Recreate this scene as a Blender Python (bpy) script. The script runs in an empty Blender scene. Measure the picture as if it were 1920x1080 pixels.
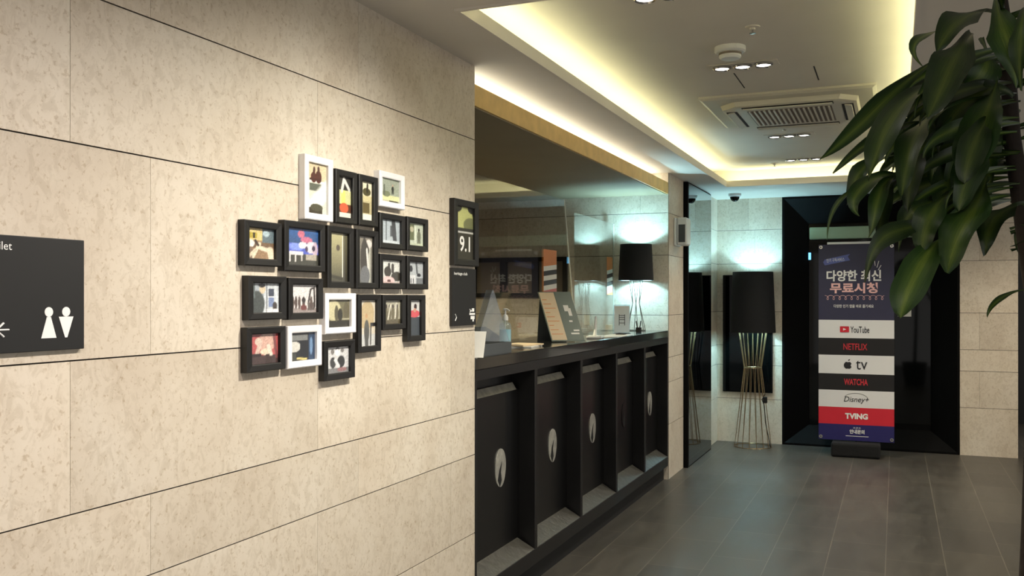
import bpy, bmesh, math, random
from mathutils import Vector, Matrix
import numpy as np
C = bpy.context.scene.collection
PI = math.pi
random.seed(7)

# ------------------------------------------------------------------ camera, world, exposure
TH = math.atan(719/1720)                       # camera yaw away from the long stone wall
cam_d = bpy.data.cameras.new('camera'); cam = bpy.data.objects.new('camera', cam_d); C.objects.link(cam)
cam.location = (0, 0, 1.45); cam.rotation_euler = (PI/2, 0, TH)
cam_d.sensor_width = 36; cam_d.lens = 1720/1920*36; cam_d.shift_y = 18.5/1920; cam_d.clip_start = .05
bpy.context.scene.camera = cam
w = bpy.data.worlds.new('world'); bpy.context.scene.world = w; w.use_nodes = True
w.node_tree.nodes['Background'].inputs[0].default_value = (.92, .88, .83, 1)
w.node_tree.nodes['Background'].inputs[1].default_value = .6
vs = bpy.context.scene.view_settings
vs.view_transform = 'Standard'; vs.look = 'None'; vs.gamma = 1; vs.use_curve_mapping = False; vs.exposure = 0.4

CT, ST = math.cos(TH), math.sin(TH)
def ray(px, py, depth):                        # a spot in the room given its bearing from the viewpoint and how far off it is
    x = (px-960)/1720*depth; z = 1.45-(py-558.5)/1720*depth
    return Vector((x*CT-depth*ST, x*ST+depth*CT, z))

# ------------------------------------------------------------------ materials
def S(r, g, b):
    f = lambda c: ((c/255)/12.92 if c/255 <= .04045 else ((c/255+.055)/1.055)**2.4)
    return (f(r), f(g), f(b), 1)
def mat(name, col, rough=.5, metal=0, spec=.5, noise=0, nscale=8, emit=None, estr=0, bump=0, coat=0):
    m = bpy.data.materials.new(name); m.use_nodes = True; nt = m.node_tree; b = nt.nodes['Principled BSDF']
    b.inputs['Base Color'].default_value = col; b.inputs['Roughness'].default_value = rough
    b.inputs['Metallic'].default_value = metal; b.inputs['Specular IOR Level'].default_value = spec
    b.inputs['Coat Weight'].default_value = coat; b.inputs['Coat Roughness'].default_value = .05
    if emit: b.inputs['Emission Color'].default_value = emit; b.inputs['Emission Strength'].default_value = estr
    if noise or bump:
        tc = nt.nodes.new('ShaderNodeTexCoord'); n = nt.nodes.new('ShaderNodeTexNoise'); n.inputs['Scale'].default_value = nscale; n.inputs['Detail'].default_value = 5
        nt.links.new(tc.outputs['Object'], n.inputs['Vector'])
        if noise:
            r = nt.nodes.new('ShaderNodeValToRGB')
            r.color_ramp.elements[0].position = .3; r.color_ramp.elements[1].position = .7
            r.color_ramp.elements[0].color = tuple(c*(1-noise) for c in col[:3])+(1,)
            r.color_ramp.elements[1].color = tuple(min(1, c*(1+noise)) for c in col[:3])+(1,)
            nt.links.new(n.outputs['Fac'], r.inputs[0]); nt.links.new(r.outputs[0], b.inputs['Base Color'])
        if bump:
            bp = nt.nodes.new('ShaderNodeBump'); bp.inputs['Strength'].default_value = bump; bp.inputs['Distance'].default_value = .01
            nt.links.new(n.outputs['Fac'], bp.inputs['Height']); nt.links.new(bp.outputs[0], b.inputs['Normal'])
    return m
def stone_mat():
    m = bpy.data.materials.new('cream_limestone'); m.use_nodes = True; nt = m.node_tree; N = nt.nodes; L = nt.links
    b = N['Principled BSDF']; b.inputs['Roughness'].default_value = .42; b.inputs['Specular IOR Level'].default_value = .35
    g = N.new('ShaderNodeNewGeometry'); tc = N.new('ShaderNodeTexCoord')
    off = N.new('ShaderNodeVectorMath'); off.operation = 'MULTIPLY_ADD'
    L.new(g.outputs['Random Per Island'], off.inputs[0]); off.inputs[1].default_value = (37, 51, 23); L.new(tc.outputs['Object'], off.inputs[2])
    def noise(sc, det=6, rough=.6, dist=0, stretch=None):
        n = N.new('ShaderNodeTexNoise'); n.inputs['Scale'].default_value = sc; n.inputs['Detail'].default_value = det; n.inputs['Roughness'].default_value = rough; n.inputs['Distortion'].default_value = dist
        if stretch:
            mp = N.new('ShaderNodeMapping'); mp.inputs['Scale'].default_value = stretch; L.new(off.outputs[0], mp.inputs[0]); L.new(mp.outputs[0], n.inputs[0])
        else: L.new(off.outputs[0], n.inputs[0])
        return n
    def ramp(src, stops):
        r = N.new('ShaderNodeValToRGB'); e = r.color_ramp.elements
        e[0].position, e[0].color = stops[0]; e[1].position, e[1].color = stops[-1]
        for p, c in stops[1:-1]: x = e.new(p); x.color = c
        L.new(src, r.inputs[0]); return r
    base = ramp(noise(2.2, 8, .62, .3).outputs['Fac'], [(.3, S(200,187,168)), (.5, S(212,201,183)), (.72, S(220,211,195))])
    blot = ramp(noise(34, 6, .7, .8, (1, 1, .7)).outputs['Fac'], [(.40, (.84,.82,.79,1)), (.52, (1,1,1,1))])
    mx = N.new('ShaderNodeMix'); mx.data_type = 'RGBA'; mx.blend_type = 'MULTIPLY'; mx.inputs[0].default_value = .75
    L.new(base.outputs[0], mx.inputs[6]); L.new(blot.outputs[0], mx.inputs[7])
    pit = ramp(noise(75, 3, .6).outputs['Fac'], [(.33, (.72,.66,.58,1)), (.42, (1,1,1,1))])
    m2 = N.new('ShaderNodeMix'); m2.data_type = 'RGBA'; m2.blend_type = 'MULTIPLY'; m2.inputs[0].default_value = .7
    L.new(mx.outputs[2], m2.inputs[6]); L.new(pit.outputs[0], m2.inputs[7])
    hv = N.new('ShaderNodeHueSaturation'); L.new(m2.outputs[2], hv.inputs['Color'])
    vr = N.new('ShaderNodeMapRange'); vr.inputs[3].default_value = .93; vr.inputs[4].default_value = 1.05
    L.new(g.outputs['Random Per Island'], vr.inputs[0]); L.new(vr.outputs[0], hv.inputs['Value'])
    L.new(hv.outputs[0], b.inputs['Base Color'])
    return m
def floor_mat():
    m = bpy.data.materials.new('grey_floor_tile'); m.use_nodes = True; nt = m.node_tree; N = nt.nodes; L = nt.links
    b = N['Principled BSDF']; b.inputs['Specular IOR Level'].default_value = .5
    tc = N.new('ShaderNodeTexCoord'); sp = N.new('ShaderNodeSeparateXYZ'); cb = N.new('ShaderNodeCombineXYZ')
    L.new(tc.outputs['Object'], sp.inputs[0])
    a = N.new('ShaderNodeMath'); a.inputs[1].default_value = 6.05; L.new(sp.outputs[0], a.inputs[0])
    c = N.new('ShaderNodeMath'); c.inputs[1].default_value = 6.2; L.new(sp.outputs[1], c.inputs[0])
    L.new(c.outputs[0], cb.inputs[0]); L.new(a.outputs[0], cb.inputs[1])
    br = N.new('ShaderNodeTexBrick'); L.new(cb.outputs[0], br.inputs[0])
    br.inputs['Scale'].default_value = 1; br.inputs['Brick Width'].default_value = .6; br.inputs['Row Height'].default_value = .3
    br.inputs['Mortar Size'].default_value = .0022; br.inputs['Mortar Smooth'].default_value = .3; br.inputs['Bias'].default_value = 0
    br.inputs['Color1'].default_value = S(70,67,62); br.inputs['Color2'].default_value = S(81,77,70); br.inputs['Mortar'].default_value = S(116,110,98)
    n = N.new('ShaderNodeTexNoise'); n.inputs['Scale'].default_value = 3; n.inputs['Detail'].default_value = 8; n.inputs['Roughness'].default_value = .65
    mp = N.new('ShaderNodeMapping'); mp.inputs['Scale'].default_value = (3, .8, 1); L.new(tc.outputs['Object'], mp.inputs[0]); L.new(mp.outputs[0], n.inputs[0])
    r = N.new('ShaderNodeValToRGB'); r.color_ramp.elements[0].position = .3; r.color_ramp.elements[0].color = (.72,.72,.72,1); r.color_ramp.elements[1].position = .7; r.color_ramp.elements[1].color = (1.1,1.1,1.1,1)
    L.new(n.outputs['Fac'], r.inputs[0])
    mx = N.new('ShaderNodeMix'); mx.data_type = 'RGBA'; mx.blend_type = 'MULTIPLY'; mx.inputs[0].default_value = 1
    L.new(br.outputs[0], mx.inputs[6]); L.new(r.outputs[0], mx.inputs[7]); L.new(mx.outputs[2], b.inputs['Base Color'])
    rr = N.new('ShaderNodeMapRange'); rr.inputs[3].default_value = .30; rr.inputs[4].default_value = .48; L.new(n.outputs['Fac'], rr.inputs[0]); L.new(rr.outputs[0], b.inputs['Roughness'])
    bp = N.new('ShaderNodeBump'); bp.inputs['Strength'].default_value = .25; bp.inputs['Distance'].default_value = .003; L.new(n.outputs['Fac'], bp.inputs['Height']); L.new(bp.outputs[0], b.inputs['Normal'])
    return m
def leaf_mat():
    m = bpy.data.materials.new('dracaena_leaf'); m.use_nodes = True; nt = m.node_tree; N = nt.nodes; L = nt.links
    b = N['Principled BSDF']; b.inputs['Roughness'].default_value = .42; b.inputs['Specular IOR Level'].default_value = .5
    uv = N.new('ShaderNodeAttribute'); uv.attribute_name = 'across'   # x = -1..1 across the blade, y along, z = variation
    sp = N.new('ShaderNodeSeparateXYZ'); L.new(uv.outputs['Vector'], sp.inputs[0])
    ab = N.new('ShaderNodeMath'); ab.operation = 'ABSOLUTE'; L.new(sp.outputs[0], ab.inputs[0])
    cb = N.new('ShaderNodeCombineXYZ'); sc = N.new('ShaderNodeMath'); sc.operation = 'MULTIPLY'; sc.inputs[1].default_value = 9; L.new(sp.outputs[0], sc.inputs[0])
    L.new(sc.outputs[0], cb.inputs[0]); L.new(sp.outputs[1], cb.inputs[1]); L.new(sp.outputs[2], cb.inputs[2])
    n = N.new('ShaderNodeTexNoise'); n.inputs['Scale'].default_value = 1.6; n.inputs['Detail'].default_value = 4; L.new(cb.outputs[0], n.inputs[0])
    ad = N.new('ShaderNodeMath'); ad.operation = 'MULTIPLY_ADD'; L.new(n.outputs['Fac'], ad.inputs[0]); ad.inputs[1].default_value = .6; L.new(ab.outputs[0], ad.inputs[2])
    r = N.new('ShaderNodeValToRGB'); e = r.color_ramp.elements
    e[0].position = .22; e[0].color = S(128,152,62); e[1].position = 1.0; e[1].color = S(42,76,28)
    x = e.new(.6); x.color = S(76,108,40)
    ge = N.new('ShaderNodeNewGeometry'); mr = N.new('ShaderNodeMapRange'); mr.inputs[3].default_value = .25; mr.inputs[4].default_value = .82; L.new(ge.outputs['Random Per Island'], mr.inputs[0])
    hs = N.new('ShaderNodeHueSaturation'); L.new(ad.outputs[0], r.inputs[0]); L.new(r.outputs[0], hs.inputs['Color']); L.new(mr.outputs[0], hs.inputs['Value']); L.new(hs.outputs[0], b.inputs['Base Color'])
    bp = N.new('ShaderNodeBump'); bp.inputs['Strength'].default_value = .2; bp.inputs['Distance'].default_value = .002; L.new(n.outputs['Fac'], bp.inputs['Height']); L.new(bp.outputs[0], b.inputs['Normal'])
    return m
def clear_mat(name, tint=(1,1,1,1), refl=1.0, rough=.01, haze=0):
    m = bpy.data.materials.new(name); m.use_nodes = True; nt = m.node_tree; N = nt.nodes; L = nt.links
    N.remove(N['Principled BSDF']); out = N['Material Output']
    t = N.new('ShaderNodeBsdfTransparent'); t.inputs[0].default_value = tint
    g = N.new('ShaderNodeBsdfGlossy'); g.inputs['Roughness'].default_value = rough
    f = N.new('ShaderNodeFresnel'); ge = N.new('ShaderNodeNewGeometry'); mr = N.new('ShaderNodeMapRange')
    mr.inputs[3].default_value = 1.5; mr.inputs[4].default_value = 1/1.5; L.new(ge.outputs['Backfacing'], mr.inputs[0]); L.new(mr.outputs[0], f.inputs[0])
    k = N.new('ShaderNodeMath'); k.operation = 'MULTIPLY'; k.inputs[1].default_value = refl; k.use_clamp = True; L.new(f.outputs[0], k.inputs[0])
    mx = N.new('ShaderNodeMixShader'); L.new(k.outputs[0], mx.inputs[0]); L.new(t.outputs[0], mx.inputs[1]); L.new(g.outputs[0], mx.inputs[2])
    last = mx
    if haze:
        d = N.new('ShaderNodeBsdfDiffuse'); d.inputs[0].default_value = (.8,.85,.9,1)
        m2 = N.new('ShaderNodeMixShader'); m2.inputs[0].default_value = haze; L.new(mx.outputs[0], m2.inputs[1]); L.new(d.outputs[0], m2.inputs[2]); last = m2
    L.new(last.outputs[0], out.inputs[0]); return m
def print_mat():
    m = bpy.data.materials.new('photo_print'); m.use_nodes = True; nt = m.node_tree; b = nt.nodes['Principled BSDF']
    a = nt.nodes.new('ShaderNodeAttribute'); a.attribute_name = 'ink'; nt.links.new(a.outputs['Color'], b.inputs['Base Color'])
    b.inputs['Roughness'].default_value = .35; b.inputs['Coat Weight'].default_value = .6; b.inputs['Coat Roughness'].default_value = .04
    return m
def card_mat():
    m = bpy.data.materials.new('thin_card'); m.use_nodes = True; nt = m.node_tree; N = nt.nodes; L = nt.links; N.remove(N['Principled BSDF'])
    a = N.new('ShaderNodeBsdfDiffuse'); b = N.new('ShaderNodeBsdfTranslucent'); x = N.new('ShaderNodeMixShader'); a.inputs[0].default_value = b.inputs[0].default_value = (.85,.86,.84,1)
    L.new(a.outputs[0], x.inputs[1]); L.new(b.outputs[0], x.inputs[2]); L.new(x.outputs[0], N['Material Output'].inputs[0]); return m
def emis(name, col, s):
    m = bpy.data.materials.new(name); m.use_nodes = True; nt = m.node_tree; N = nt.nodes; N.remove(N['Principled BSDF'])
    e = N.new('ShaderNodeEmission'); e.inputs[0].default_value = col; e.inputs[1].default_value = s; nt.links.new(e.outputs[0], N['Material Output'].inputs[0]); return m

M = dict(
 stone=stone_mat(), card=card_mat(), floor=floor_mat(), leaf=leaf_mat(), print=print_mat(),
 joint=mat('open_joint', S(28,24,20), .9),
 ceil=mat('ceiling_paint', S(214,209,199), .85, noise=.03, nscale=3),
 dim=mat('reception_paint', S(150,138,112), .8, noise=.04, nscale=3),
 wood=mat('beam_veneer', S(232,196,124), .5, noise=.1, nscale=12),
 black=mat('black_lacquer', S(13,12,12), .38, noise=.1, nscale=10),
 blacktop=mat('black_counter_top', S(30,30,31), .16, coat=.4),
 bay=mat('black_panel', S(9,9,9), .32, noise=.15, nscale=6),
 slate=mat('grey_slate', S(64,62,56), .4, noise=.25, nscale=25, bump=.3),
 slate_lit=mat('lit_slate', S(165,162,150), .4, noise=.2, nscale=25, bump=.2),  # slate lightened to carry the light the top ledges catch
 silver=mat('dull_silver', S(190,188,178), .35, metal=.5, noise=.2, nscale=30),
 fblack=mat('frame_black', S(22,21,20), .45, noise=.05, nscale=20),
 fwhite=mat('frame_white', S(238,236,236), .4, noise=.01),
 sign=mat('sign_black', S(22,22,22), .5, noise=.04, nscale=20),
 ink=mat('white_lettering', S(238,238,235), .5),
 grid=mat('hanger_grey', S(205,200,190), .5),
 glassblack=mat('black_glass', S(5,7,7), .04, spec=.25),
 portal=mat('portal_black', S(9,9,9), .6, spec=.08, noise=.1, nscale=6),
 lightband=mat('light_band_green', S(150,168,138), .35, noise=.05),
 tint=mat('smoked_mirror', (.21,.22,.23,1), .02, metal=1),
 shade=mat('black_shade_cloth', S(10,10,11), .85, bump=.1, nscale=200),
 lining=mat('shade_lining', S(235,235,232), .6),
 brass=mat('antique_brass_wire', S(150,126,92), .35, metal=.8, noise=.1, nscale=40),
 darkwire=mat('dark_metal_wire', S(90,84,76), .4, metal=.7),
 plastic=mat('white_plastic', S(222,224,222), .35, noise=.02),
 ac=mat('air_conditioner_plastic', S(208,204,188), .45, noise=.02),
 acdark=mat('grille_grey', S(120,110,98), .6),
 hole=mat('deep_black', S(8,8,8), .7),
 chrome=mat('chrome', S(200,200,200), .15, metal=1),
 soft=mat('black_fabric', S(14,14,15), .9, bump=.2, nscale=80),
 paper=mat('paper_white', S(228,226,218), .7, noise=.02, nscale=30),
 cream=mat('paper_cream', S(222,200,164), .6, noise=.03, nscale=20),
 sage=mat('paper_sage', S(92,104,92), .5, noise=.06, nscale=20),
 tray=mat('grey_tray', S(72,76,78), .4, noise=.05),
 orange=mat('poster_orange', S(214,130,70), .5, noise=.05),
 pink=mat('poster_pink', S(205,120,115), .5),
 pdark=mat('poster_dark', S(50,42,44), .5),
 navy=mat('banner_navy', S(50,50,76), .5, noise=.04, nscale=8),
 bwhite=mat('banner_white', S(225,225,225), .5, noise=.01),
 bblack=mat('banner_black', S(22,20,22), .5, noise=.05),
 bred=mat('banner_red', S(206,34,52), .5, noise=.02),
 bblue=mat('banner_blue', S(34,30,96), .5, noise=.03),
 ribbon=mat('banner_ribbon', S(84,96,160), .5),
 redink=mat('red_lettering', S(196,48,58), .5), rose=mat('rose_lettering', S(238,190,186), .5),
 blackink=mat('black_lettering', S(30,30,34), .5),
 gel=mat('blue_gel', S(150,200,214), .2, noise=.02),
 bark=mat('cane_bark', S(40,32,26), .85, noise=.3, nscale=30, bump=.5),
 pot=mat('plant_pot', S(52,50,48), .5, noise=.08), soil=mat('soil', S(40,30,22), .95, noise=.3, nscale=60),
 acrylic=clear_mat('clear_acrylic', (.97,.98,.98,1), .9), frost=clear_mat('hazy_acrylic', (.80,.84,.88,1), .8, .08, .14),
 bottle=clear_mat('clear_bottle', (.86,.93,.95,1), .8, .02, .1),
 edge=mat('acrylic_edge', S(205,205,190), .3),
 led=emis('cove_led', (1, .97, .56, 1), 16), led2=emis('counter_led', (1, .98, .84, 1), 6),
 lamp=emis('spot_lens', (1, .97, .9, 1), 14), bulb=clear_mat('clear_bulb', (1,1,1,1), .5), blue=emis('blue_indicator', (.15,.6,1,1), 2),
 warm=emis('warm_glow', (1,.85,.45,1), 1.6),
)

# ------------------------------------------------------------------ mesh helpers
class MB:
    def __init__(s): s.bm = bmesh.new()
    def box(s, x0, y0, z0, x1, y1, z1, bev=0, mtx=None):
        r = bmesh.ops.create_cube(s.bm, size=1)['verts']
        for v in r: v.co = Vector((x0+(v.co.x+.5)*(x1-x0), y0+(v.co.y+.5)*(y1-y0), z0+(v.co.z+.5)*(z1-z0)))
        if bev:
            es = list({e for v in r for e in v.link_edges})
            o = bmesh.ops.bevel(s.bm, geom=es, offset=bev, segments=2, affect='EDGES', profile=.5)
            r = list({v for f in o['faces'] for v in f.verts} | {v for v in r if v.is_valid})
        if mtx is not None: bmesh.ops.transform(s.bm, matrix=mtx, verts=[v for v in r if v.is_valid])
        return s
    def poly(s, pts, thick=None):          # closed polygon (3-D points); optional vector thickness
        vs = [s.bm.verts.new(p) for p in pts]; f = s.bm.faces.new(vs)
        if thick is not None:
            t = Vector(thick); ws = [s.bm.verts.new(Vector(p)+t) for p in pts]; s.bm.faces.new(ws[::-1])
            n = len(pts)
            for i in range(n): s.bm.faces.new([vs[(i+1) % n], vs[i], ws[i], ws[(i+1) % n]])
        return s
    def lathe(s, prof, n=32, c=(0,0,0), axis='z', cap=False):
        rings = []
        for r, h in prof:
            ring = []
            for i in range(n):
                a = 2*PI*i/n; x, y = r*math.cos(a), r*math.sin(a)
                p = (x, y, h) if axis == 'z' else ((h, x, y) if axis == 'x' else (x, h, y))
                ring.append(s.bm.verts.new(Vector(p)+Vector(c)))
            rings.append(ring)
        for a, b in zip(rings, rings[1:]):
            for i in range(n): s.bm.faces.new([a[i], a[(i+1) % n], b[(i+1) % n], b[i]])
        if cap:
            s.bm.faces.new(rings[0][::-1]); s.bm.faces.new(rings[-1])
        return s
    def tube(s, pts, r, n=8, closed=False):
        pts = [Vector(p) for p in pts]; rings = []
        N = len(pts); ref = None
        for i, p in enumerate(pts):
            a = pts[(i-1) % N] if (closed or i > 0) else p; b = pts[(i+1) % N] if (closed or i < N-1) else p
            d = (b-a).normalized()
            if ref is None: ref = d.orthogonal().normalized()
            ref = (ref-d*ref.dot(d)).normalized(); q = d.cross(ref)
            rr = r[i] if isinstance(r, (list, tuple)) else r
            rings.append([s.bm.verts.new(p+rr*(math.cos(2*PI*k/n)*ref+math.sin(2*PI*k/n)*q)) for k in range(n)])
        m = N if closed else N-1
        for i in range(m):
            A, B = rings[i], rings[(i+1) % N]
            for k in range(n): s.bm.faces.new([A[k], A[(k+1) % n], B[(k+1) % n], B[k]])
        if not closed: s.bm.faces.new(rings[0][::-1]); s.bm.faces.new(rings[-1])
        return s
    def build(s, name, m, parent=None, smooth=False):
        bmesh.ops.recalc_face_normals(s.bm, faces=s.bm.faces[:])
        me = bpy.data.meshes.new(name); s.bm.to_mesh(me); s.bm.free(); me.materials.append(m)
        if smooth:
            for p in me.polygons: p.use_smooth = True
            me.set_sharp_from_angle(angle=math.radians(35)) if hasattr(me, 'set_sharp_from_angle') else None
        o = bpy.data.objects.new(name, me); C.objects.link(o)
        if parent is not None: o.parent = parent
        return o
def thing(name, label, cat, loc=(0,0,0), rot=(0,0,0), group=None):
    o = bpy.data.objects.new(name, None); C.objects.link(o); o.location = loc; o.rotation_euler = rot
    o.empty_display_size = .1; o['label'] = label; o['category'] = cat
    if group: o['group'] = group
    return o
def tag(o, label, cat, group=None):
    o['label'] = label; o['category'] = cat
    if group: o['group'] = group
    return o
def struct(o): o['kind'] = 'structure'; return o
def light(kind, name, loc, power, col, parent=None, rot=(0,0,0), **k):
    l = bpy.data.lights.new(name, kind); l.energy = power; l.color = col
    for a, b in k.items(): setattr(l, a, b)
    o = bpy.data.objects.new(name, l); C.objects.link(o); o.location = loc; o.rotation_euler = rot
    if parent is not None: o.parent = parent
    return o
def text(s, width, height, m, parent, loc, rot, bold=0, name='lettering', depth=.0006, shear=0, fit=True):
    cu = bpy.data.curves.new('t', 'FONT'); cu.body = s; cu.size = 1; cu.align_x = 'CENTER'; cu.align_y = 'CENTER'; cu.offset = bold; cu.shear = shear
    cu.resolution_u = 3
    to = bpy.data.objects.new('t', cu); C.objects.link(to)
    bpy.context.view_layer.update()
    me = bpy.data.meshes.new_from_object(to.evaluated_get(bpy.context.evaluated_depsgraph_get()))
    bpy.data.objects.remove(to); me.name = name
    xs = [v.co.x for v in me.vertices] or [0, 1]; ys = [v.co.y for v in me.vertices] or [0, 1]
    cx, cy = (min(xs)+max(xs))/2, (min(ys)+max(ys))/2
    sx = width/max(1e-6, max(xs)-min(xs)); sy = height/max(1e-6, max(ys)-min(ys)) if height else sx
    for v in me.vertices: v.co = Vector(((v.co.x-cx)*sx, (v.co.y-cy)*sy, 0))
    me.materials.clear(); me.materials.append(m)
    o = bpy.data.objects.new(name, me); C.objects.link(o); o.parent = parent; o.location = loc; o.rotation_euler = rot
    return o

# ------------------------------------------------------------------ room shell
XW = -1.672; ZC = 2.447; YE = 9.41; ZR = 2.279
COURSE = [0, .4386, .776, .973, 1.3115, 1.792, 2.13, 2.447]
def tiles(mb, axis, pos, n, u0, u1, z0=0, z1=ZC, base=(1.484, 1.72), step=.935, th=.014, back=None):
    """stone slabs on the plane axis=pos, outward normal sign n, running u0..u1"""
    def slab(a, b, c, d):
        lo, hi = sorted((pos-n*th, pos))
        if axis == 'x': mb.box(lo, a, c, hi, b, d)
        else: mb.box(a, lo, c, b, hi, d)
    for k in range(7):
        c, d = max(COURSE[k], z0), min(COURSE[k+1], z1)
        if d-c < .02: continue
        b0 = base[(6-k) % 2 == 0]                        # alternate courses are staggered
        j = u0; first = b0-step*math.ceil((b0-u0)/step)
        cuts = [u0]+[first+i*step for i in range(1, 40) if u0+.03 < first+i*step < u1-.03]+[u1]
        for a, b in zip(cuts, cuts[1:]): slab(a+(.0006 if a > u0 else 0), b-(.0006 if b < u1 else 0), c+(.0018 if k else 0), d-(.0018 if k < 6 else 0))
def wall(name, core, faces):
    mb = MB()
    for f in faces: tiles(mb, *f[:5], **(f[5] if len(f) > 5 else {}))
    o = mb.build(name, M['stone']); struct(o)
    me = o.data; me.materials.append(M['joint'])
    bm = bmesh.new(); bm.from_mesh(me)
    for x0, y0, z0, x1, y1, z1 in core:
        r = bmesh.ops.create_cube(bm, size=1)['verts']
        for v in r: v.co = Vector((x0+(v.co.x+.5)*(x1-x0), y0+(v.co.y+.5)*(y1-y0), z0+(v.co.z+.5)*(z1-z0)))
        for f in {f for v in r for f in v.link_faces}: f.material_index = 1
    bm.to_mesh(me); bm.free()
    return o
g = .003
wall('wall_left', [(XW-.2, -2.0, 0, XW-g-.001, 3.580, ZC)], [('x', XW, 1, -2.0, 3.583)])
wall('wall_pillar', [(-2.05, 7.245, 0, XW-g-.001, YE+.2, ZC)], [('x', XW, 1, 7.231, YE)])
wall('wall_reception', [(-4.6, 7.23+g+.001, 0, XW-.016, 7.40, ZC)], [('y', 7.23, -1, -4.6, XW, dict(z1=ZC, base=(-2.13, -1.9+.0)))])
wall('wall_back', [(XW, YE+g+.001, 0, -1.034, YE+.3, ZC)], [('y', YE, -1, XW, -1.036, dict(base=(-1.30, -1.36)))])
wall('wall_right', [(.549, YE+g+.001, 0, 1.022, YE+.6, ZC)], [('y', YE, -1, .549, 1.022, dict(base=(.50+.21, .50+.675)))])
struct(MB().box(-4.8, -2.2, -.12, 3.4, 12.2, 0).build('floor', M['floor']))
# lobby ceiling with its raised light tray
mb = MB(); TX0, TX1, TY0, TY1 = -1.39, .064, 2.86, 8.29; RX0, RX1, RY0, RY1 = TX0-.16, TX1+.16, TY0-.16, TY1+.16; ZI = 2.60
mb.box(-1.81, -2.2, ZC, TX0, 12.2, ZC+.02); mb.box(TX1, -2.2, ZC, 3.4, 12.2, ZC+.02)
mb.box(TX0, -2.2, ZC, TX1, TY0, ZC+.02); mb.box(TX0, TY1, ZC, TX1, 12.2, ZC+.02)
mb.box(TX0-.012, TY0-.012, ZC+.02, TX0, TY1+.012, ZC+.045); mb.box(TX1, TY0-.012, ZC+.02, TX1+.012, TY1+.012, ZC+.045)
mb.box(TX0, TY0-.012, ZC+.02, TX1, TY0, ZC+.045); mb.box(TX0, TY1, ZC+.02, TX1, TY1+.012, ZC+.045)
mb.box(RX0-.02, RY0-.02, ZC+.02, RX0, RY1+.02, ZI); mb.box(RX1, RY0-.02, ZC+.02, RX1+.02, RY1+.02, ZI)
mb.box(RX0, RY0-.02, ZC+.02, RX1, RY0, ZI); mb.box(RX0, RY1, ZC+.02, RX1, RY1+.02, ZI)
mb.box(RX0-.02, RY0-.02, ZI, RX1+.02, RY1+.02, ZI+.03)
struct(mb.build('ceiling', M['ceil']))
# lip trim round the tray
mb = MB(); q = .008
mb.box(TX0-q*2, TY0-q*2, ZC-q, TX0, TY1+q*2, ZC); mb.box(TX1, TY0-q*2, ZC-q, TX1+q*2, TY1+q*2, ZC)
mb.box(TX0, TY0-q*2, ZC-q, TX1, TY0, ZC); mb.box(TX0, TY1, ZC-q, TX1, TY1+q*2, ZC)
struct(mb.build('trim_1', M['ceil']))
# reception room behind the opening
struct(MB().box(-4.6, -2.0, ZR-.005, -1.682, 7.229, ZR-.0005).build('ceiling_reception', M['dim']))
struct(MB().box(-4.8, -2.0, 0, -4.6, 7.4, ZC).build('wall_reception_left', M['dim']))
# beam above the counter with the light slot on its back
mb = MB(); mb.box(-1.81, 3.583, ZR, XW, 7.229, 2.362); mb.box(-1.83, 3.583, ZR, -1.81, 7.229, ZC+.02)
mb.box(XW-.012, 3.583, 2.362, XW, 7.229, 2.370)
struct(mb.build('trim_2', M['wood']))
struct(MB().box(-1.8095, 3.584, 2.3625, XW-.013, 7.228, 2.3665).build('trim_5', M['ceil']))
# unseen sides of the lobby
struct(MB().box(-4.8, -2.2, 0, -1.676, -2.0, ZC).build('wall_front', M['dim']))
struct(MB().box(1.022, 12.0, 0, 3.4, 12.2, ZC).build('wall_passage', M['black']))

# ------------------------------------------------------------------ LED strips
def led(name, box, label, m):
    t = tag(MB().box(*box).build(name, m), label, 'light strip'); return t
zl = ZC+.022
led('led_strip', (TX0-.075, TY0, zl, TX0-.055, TY1, zl+.01), 'pale yellow light strip hidden along the counter side of the ceiling tray', M['led'])
led('led_strip', (TX1+.055, TY0, zl, TX1+.075, TY1, zl+.01), 'pale yellow light strip hidden along the plant side of the ceiling tray', M['led'])
led('led_strip', (TX0, TY0-.075, zl, TX1, TY0-.055, zl+.01), 'pale yellow light strip hidden at the near end of the ceiling tray', M['led'])
led('led_strip', (TX0, TY1+.055, zl, TX1, TY1+.075, zl+.01), 'pale yellow light strip hidden at the far end of the ceiling tray', M['led'])
led('led_strip', (-1.806, 3.60, 2.375, -1.796, 7.20, 2.425), 'bright white light strip above the wooden beam over the counter', M['led2'])

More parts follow.
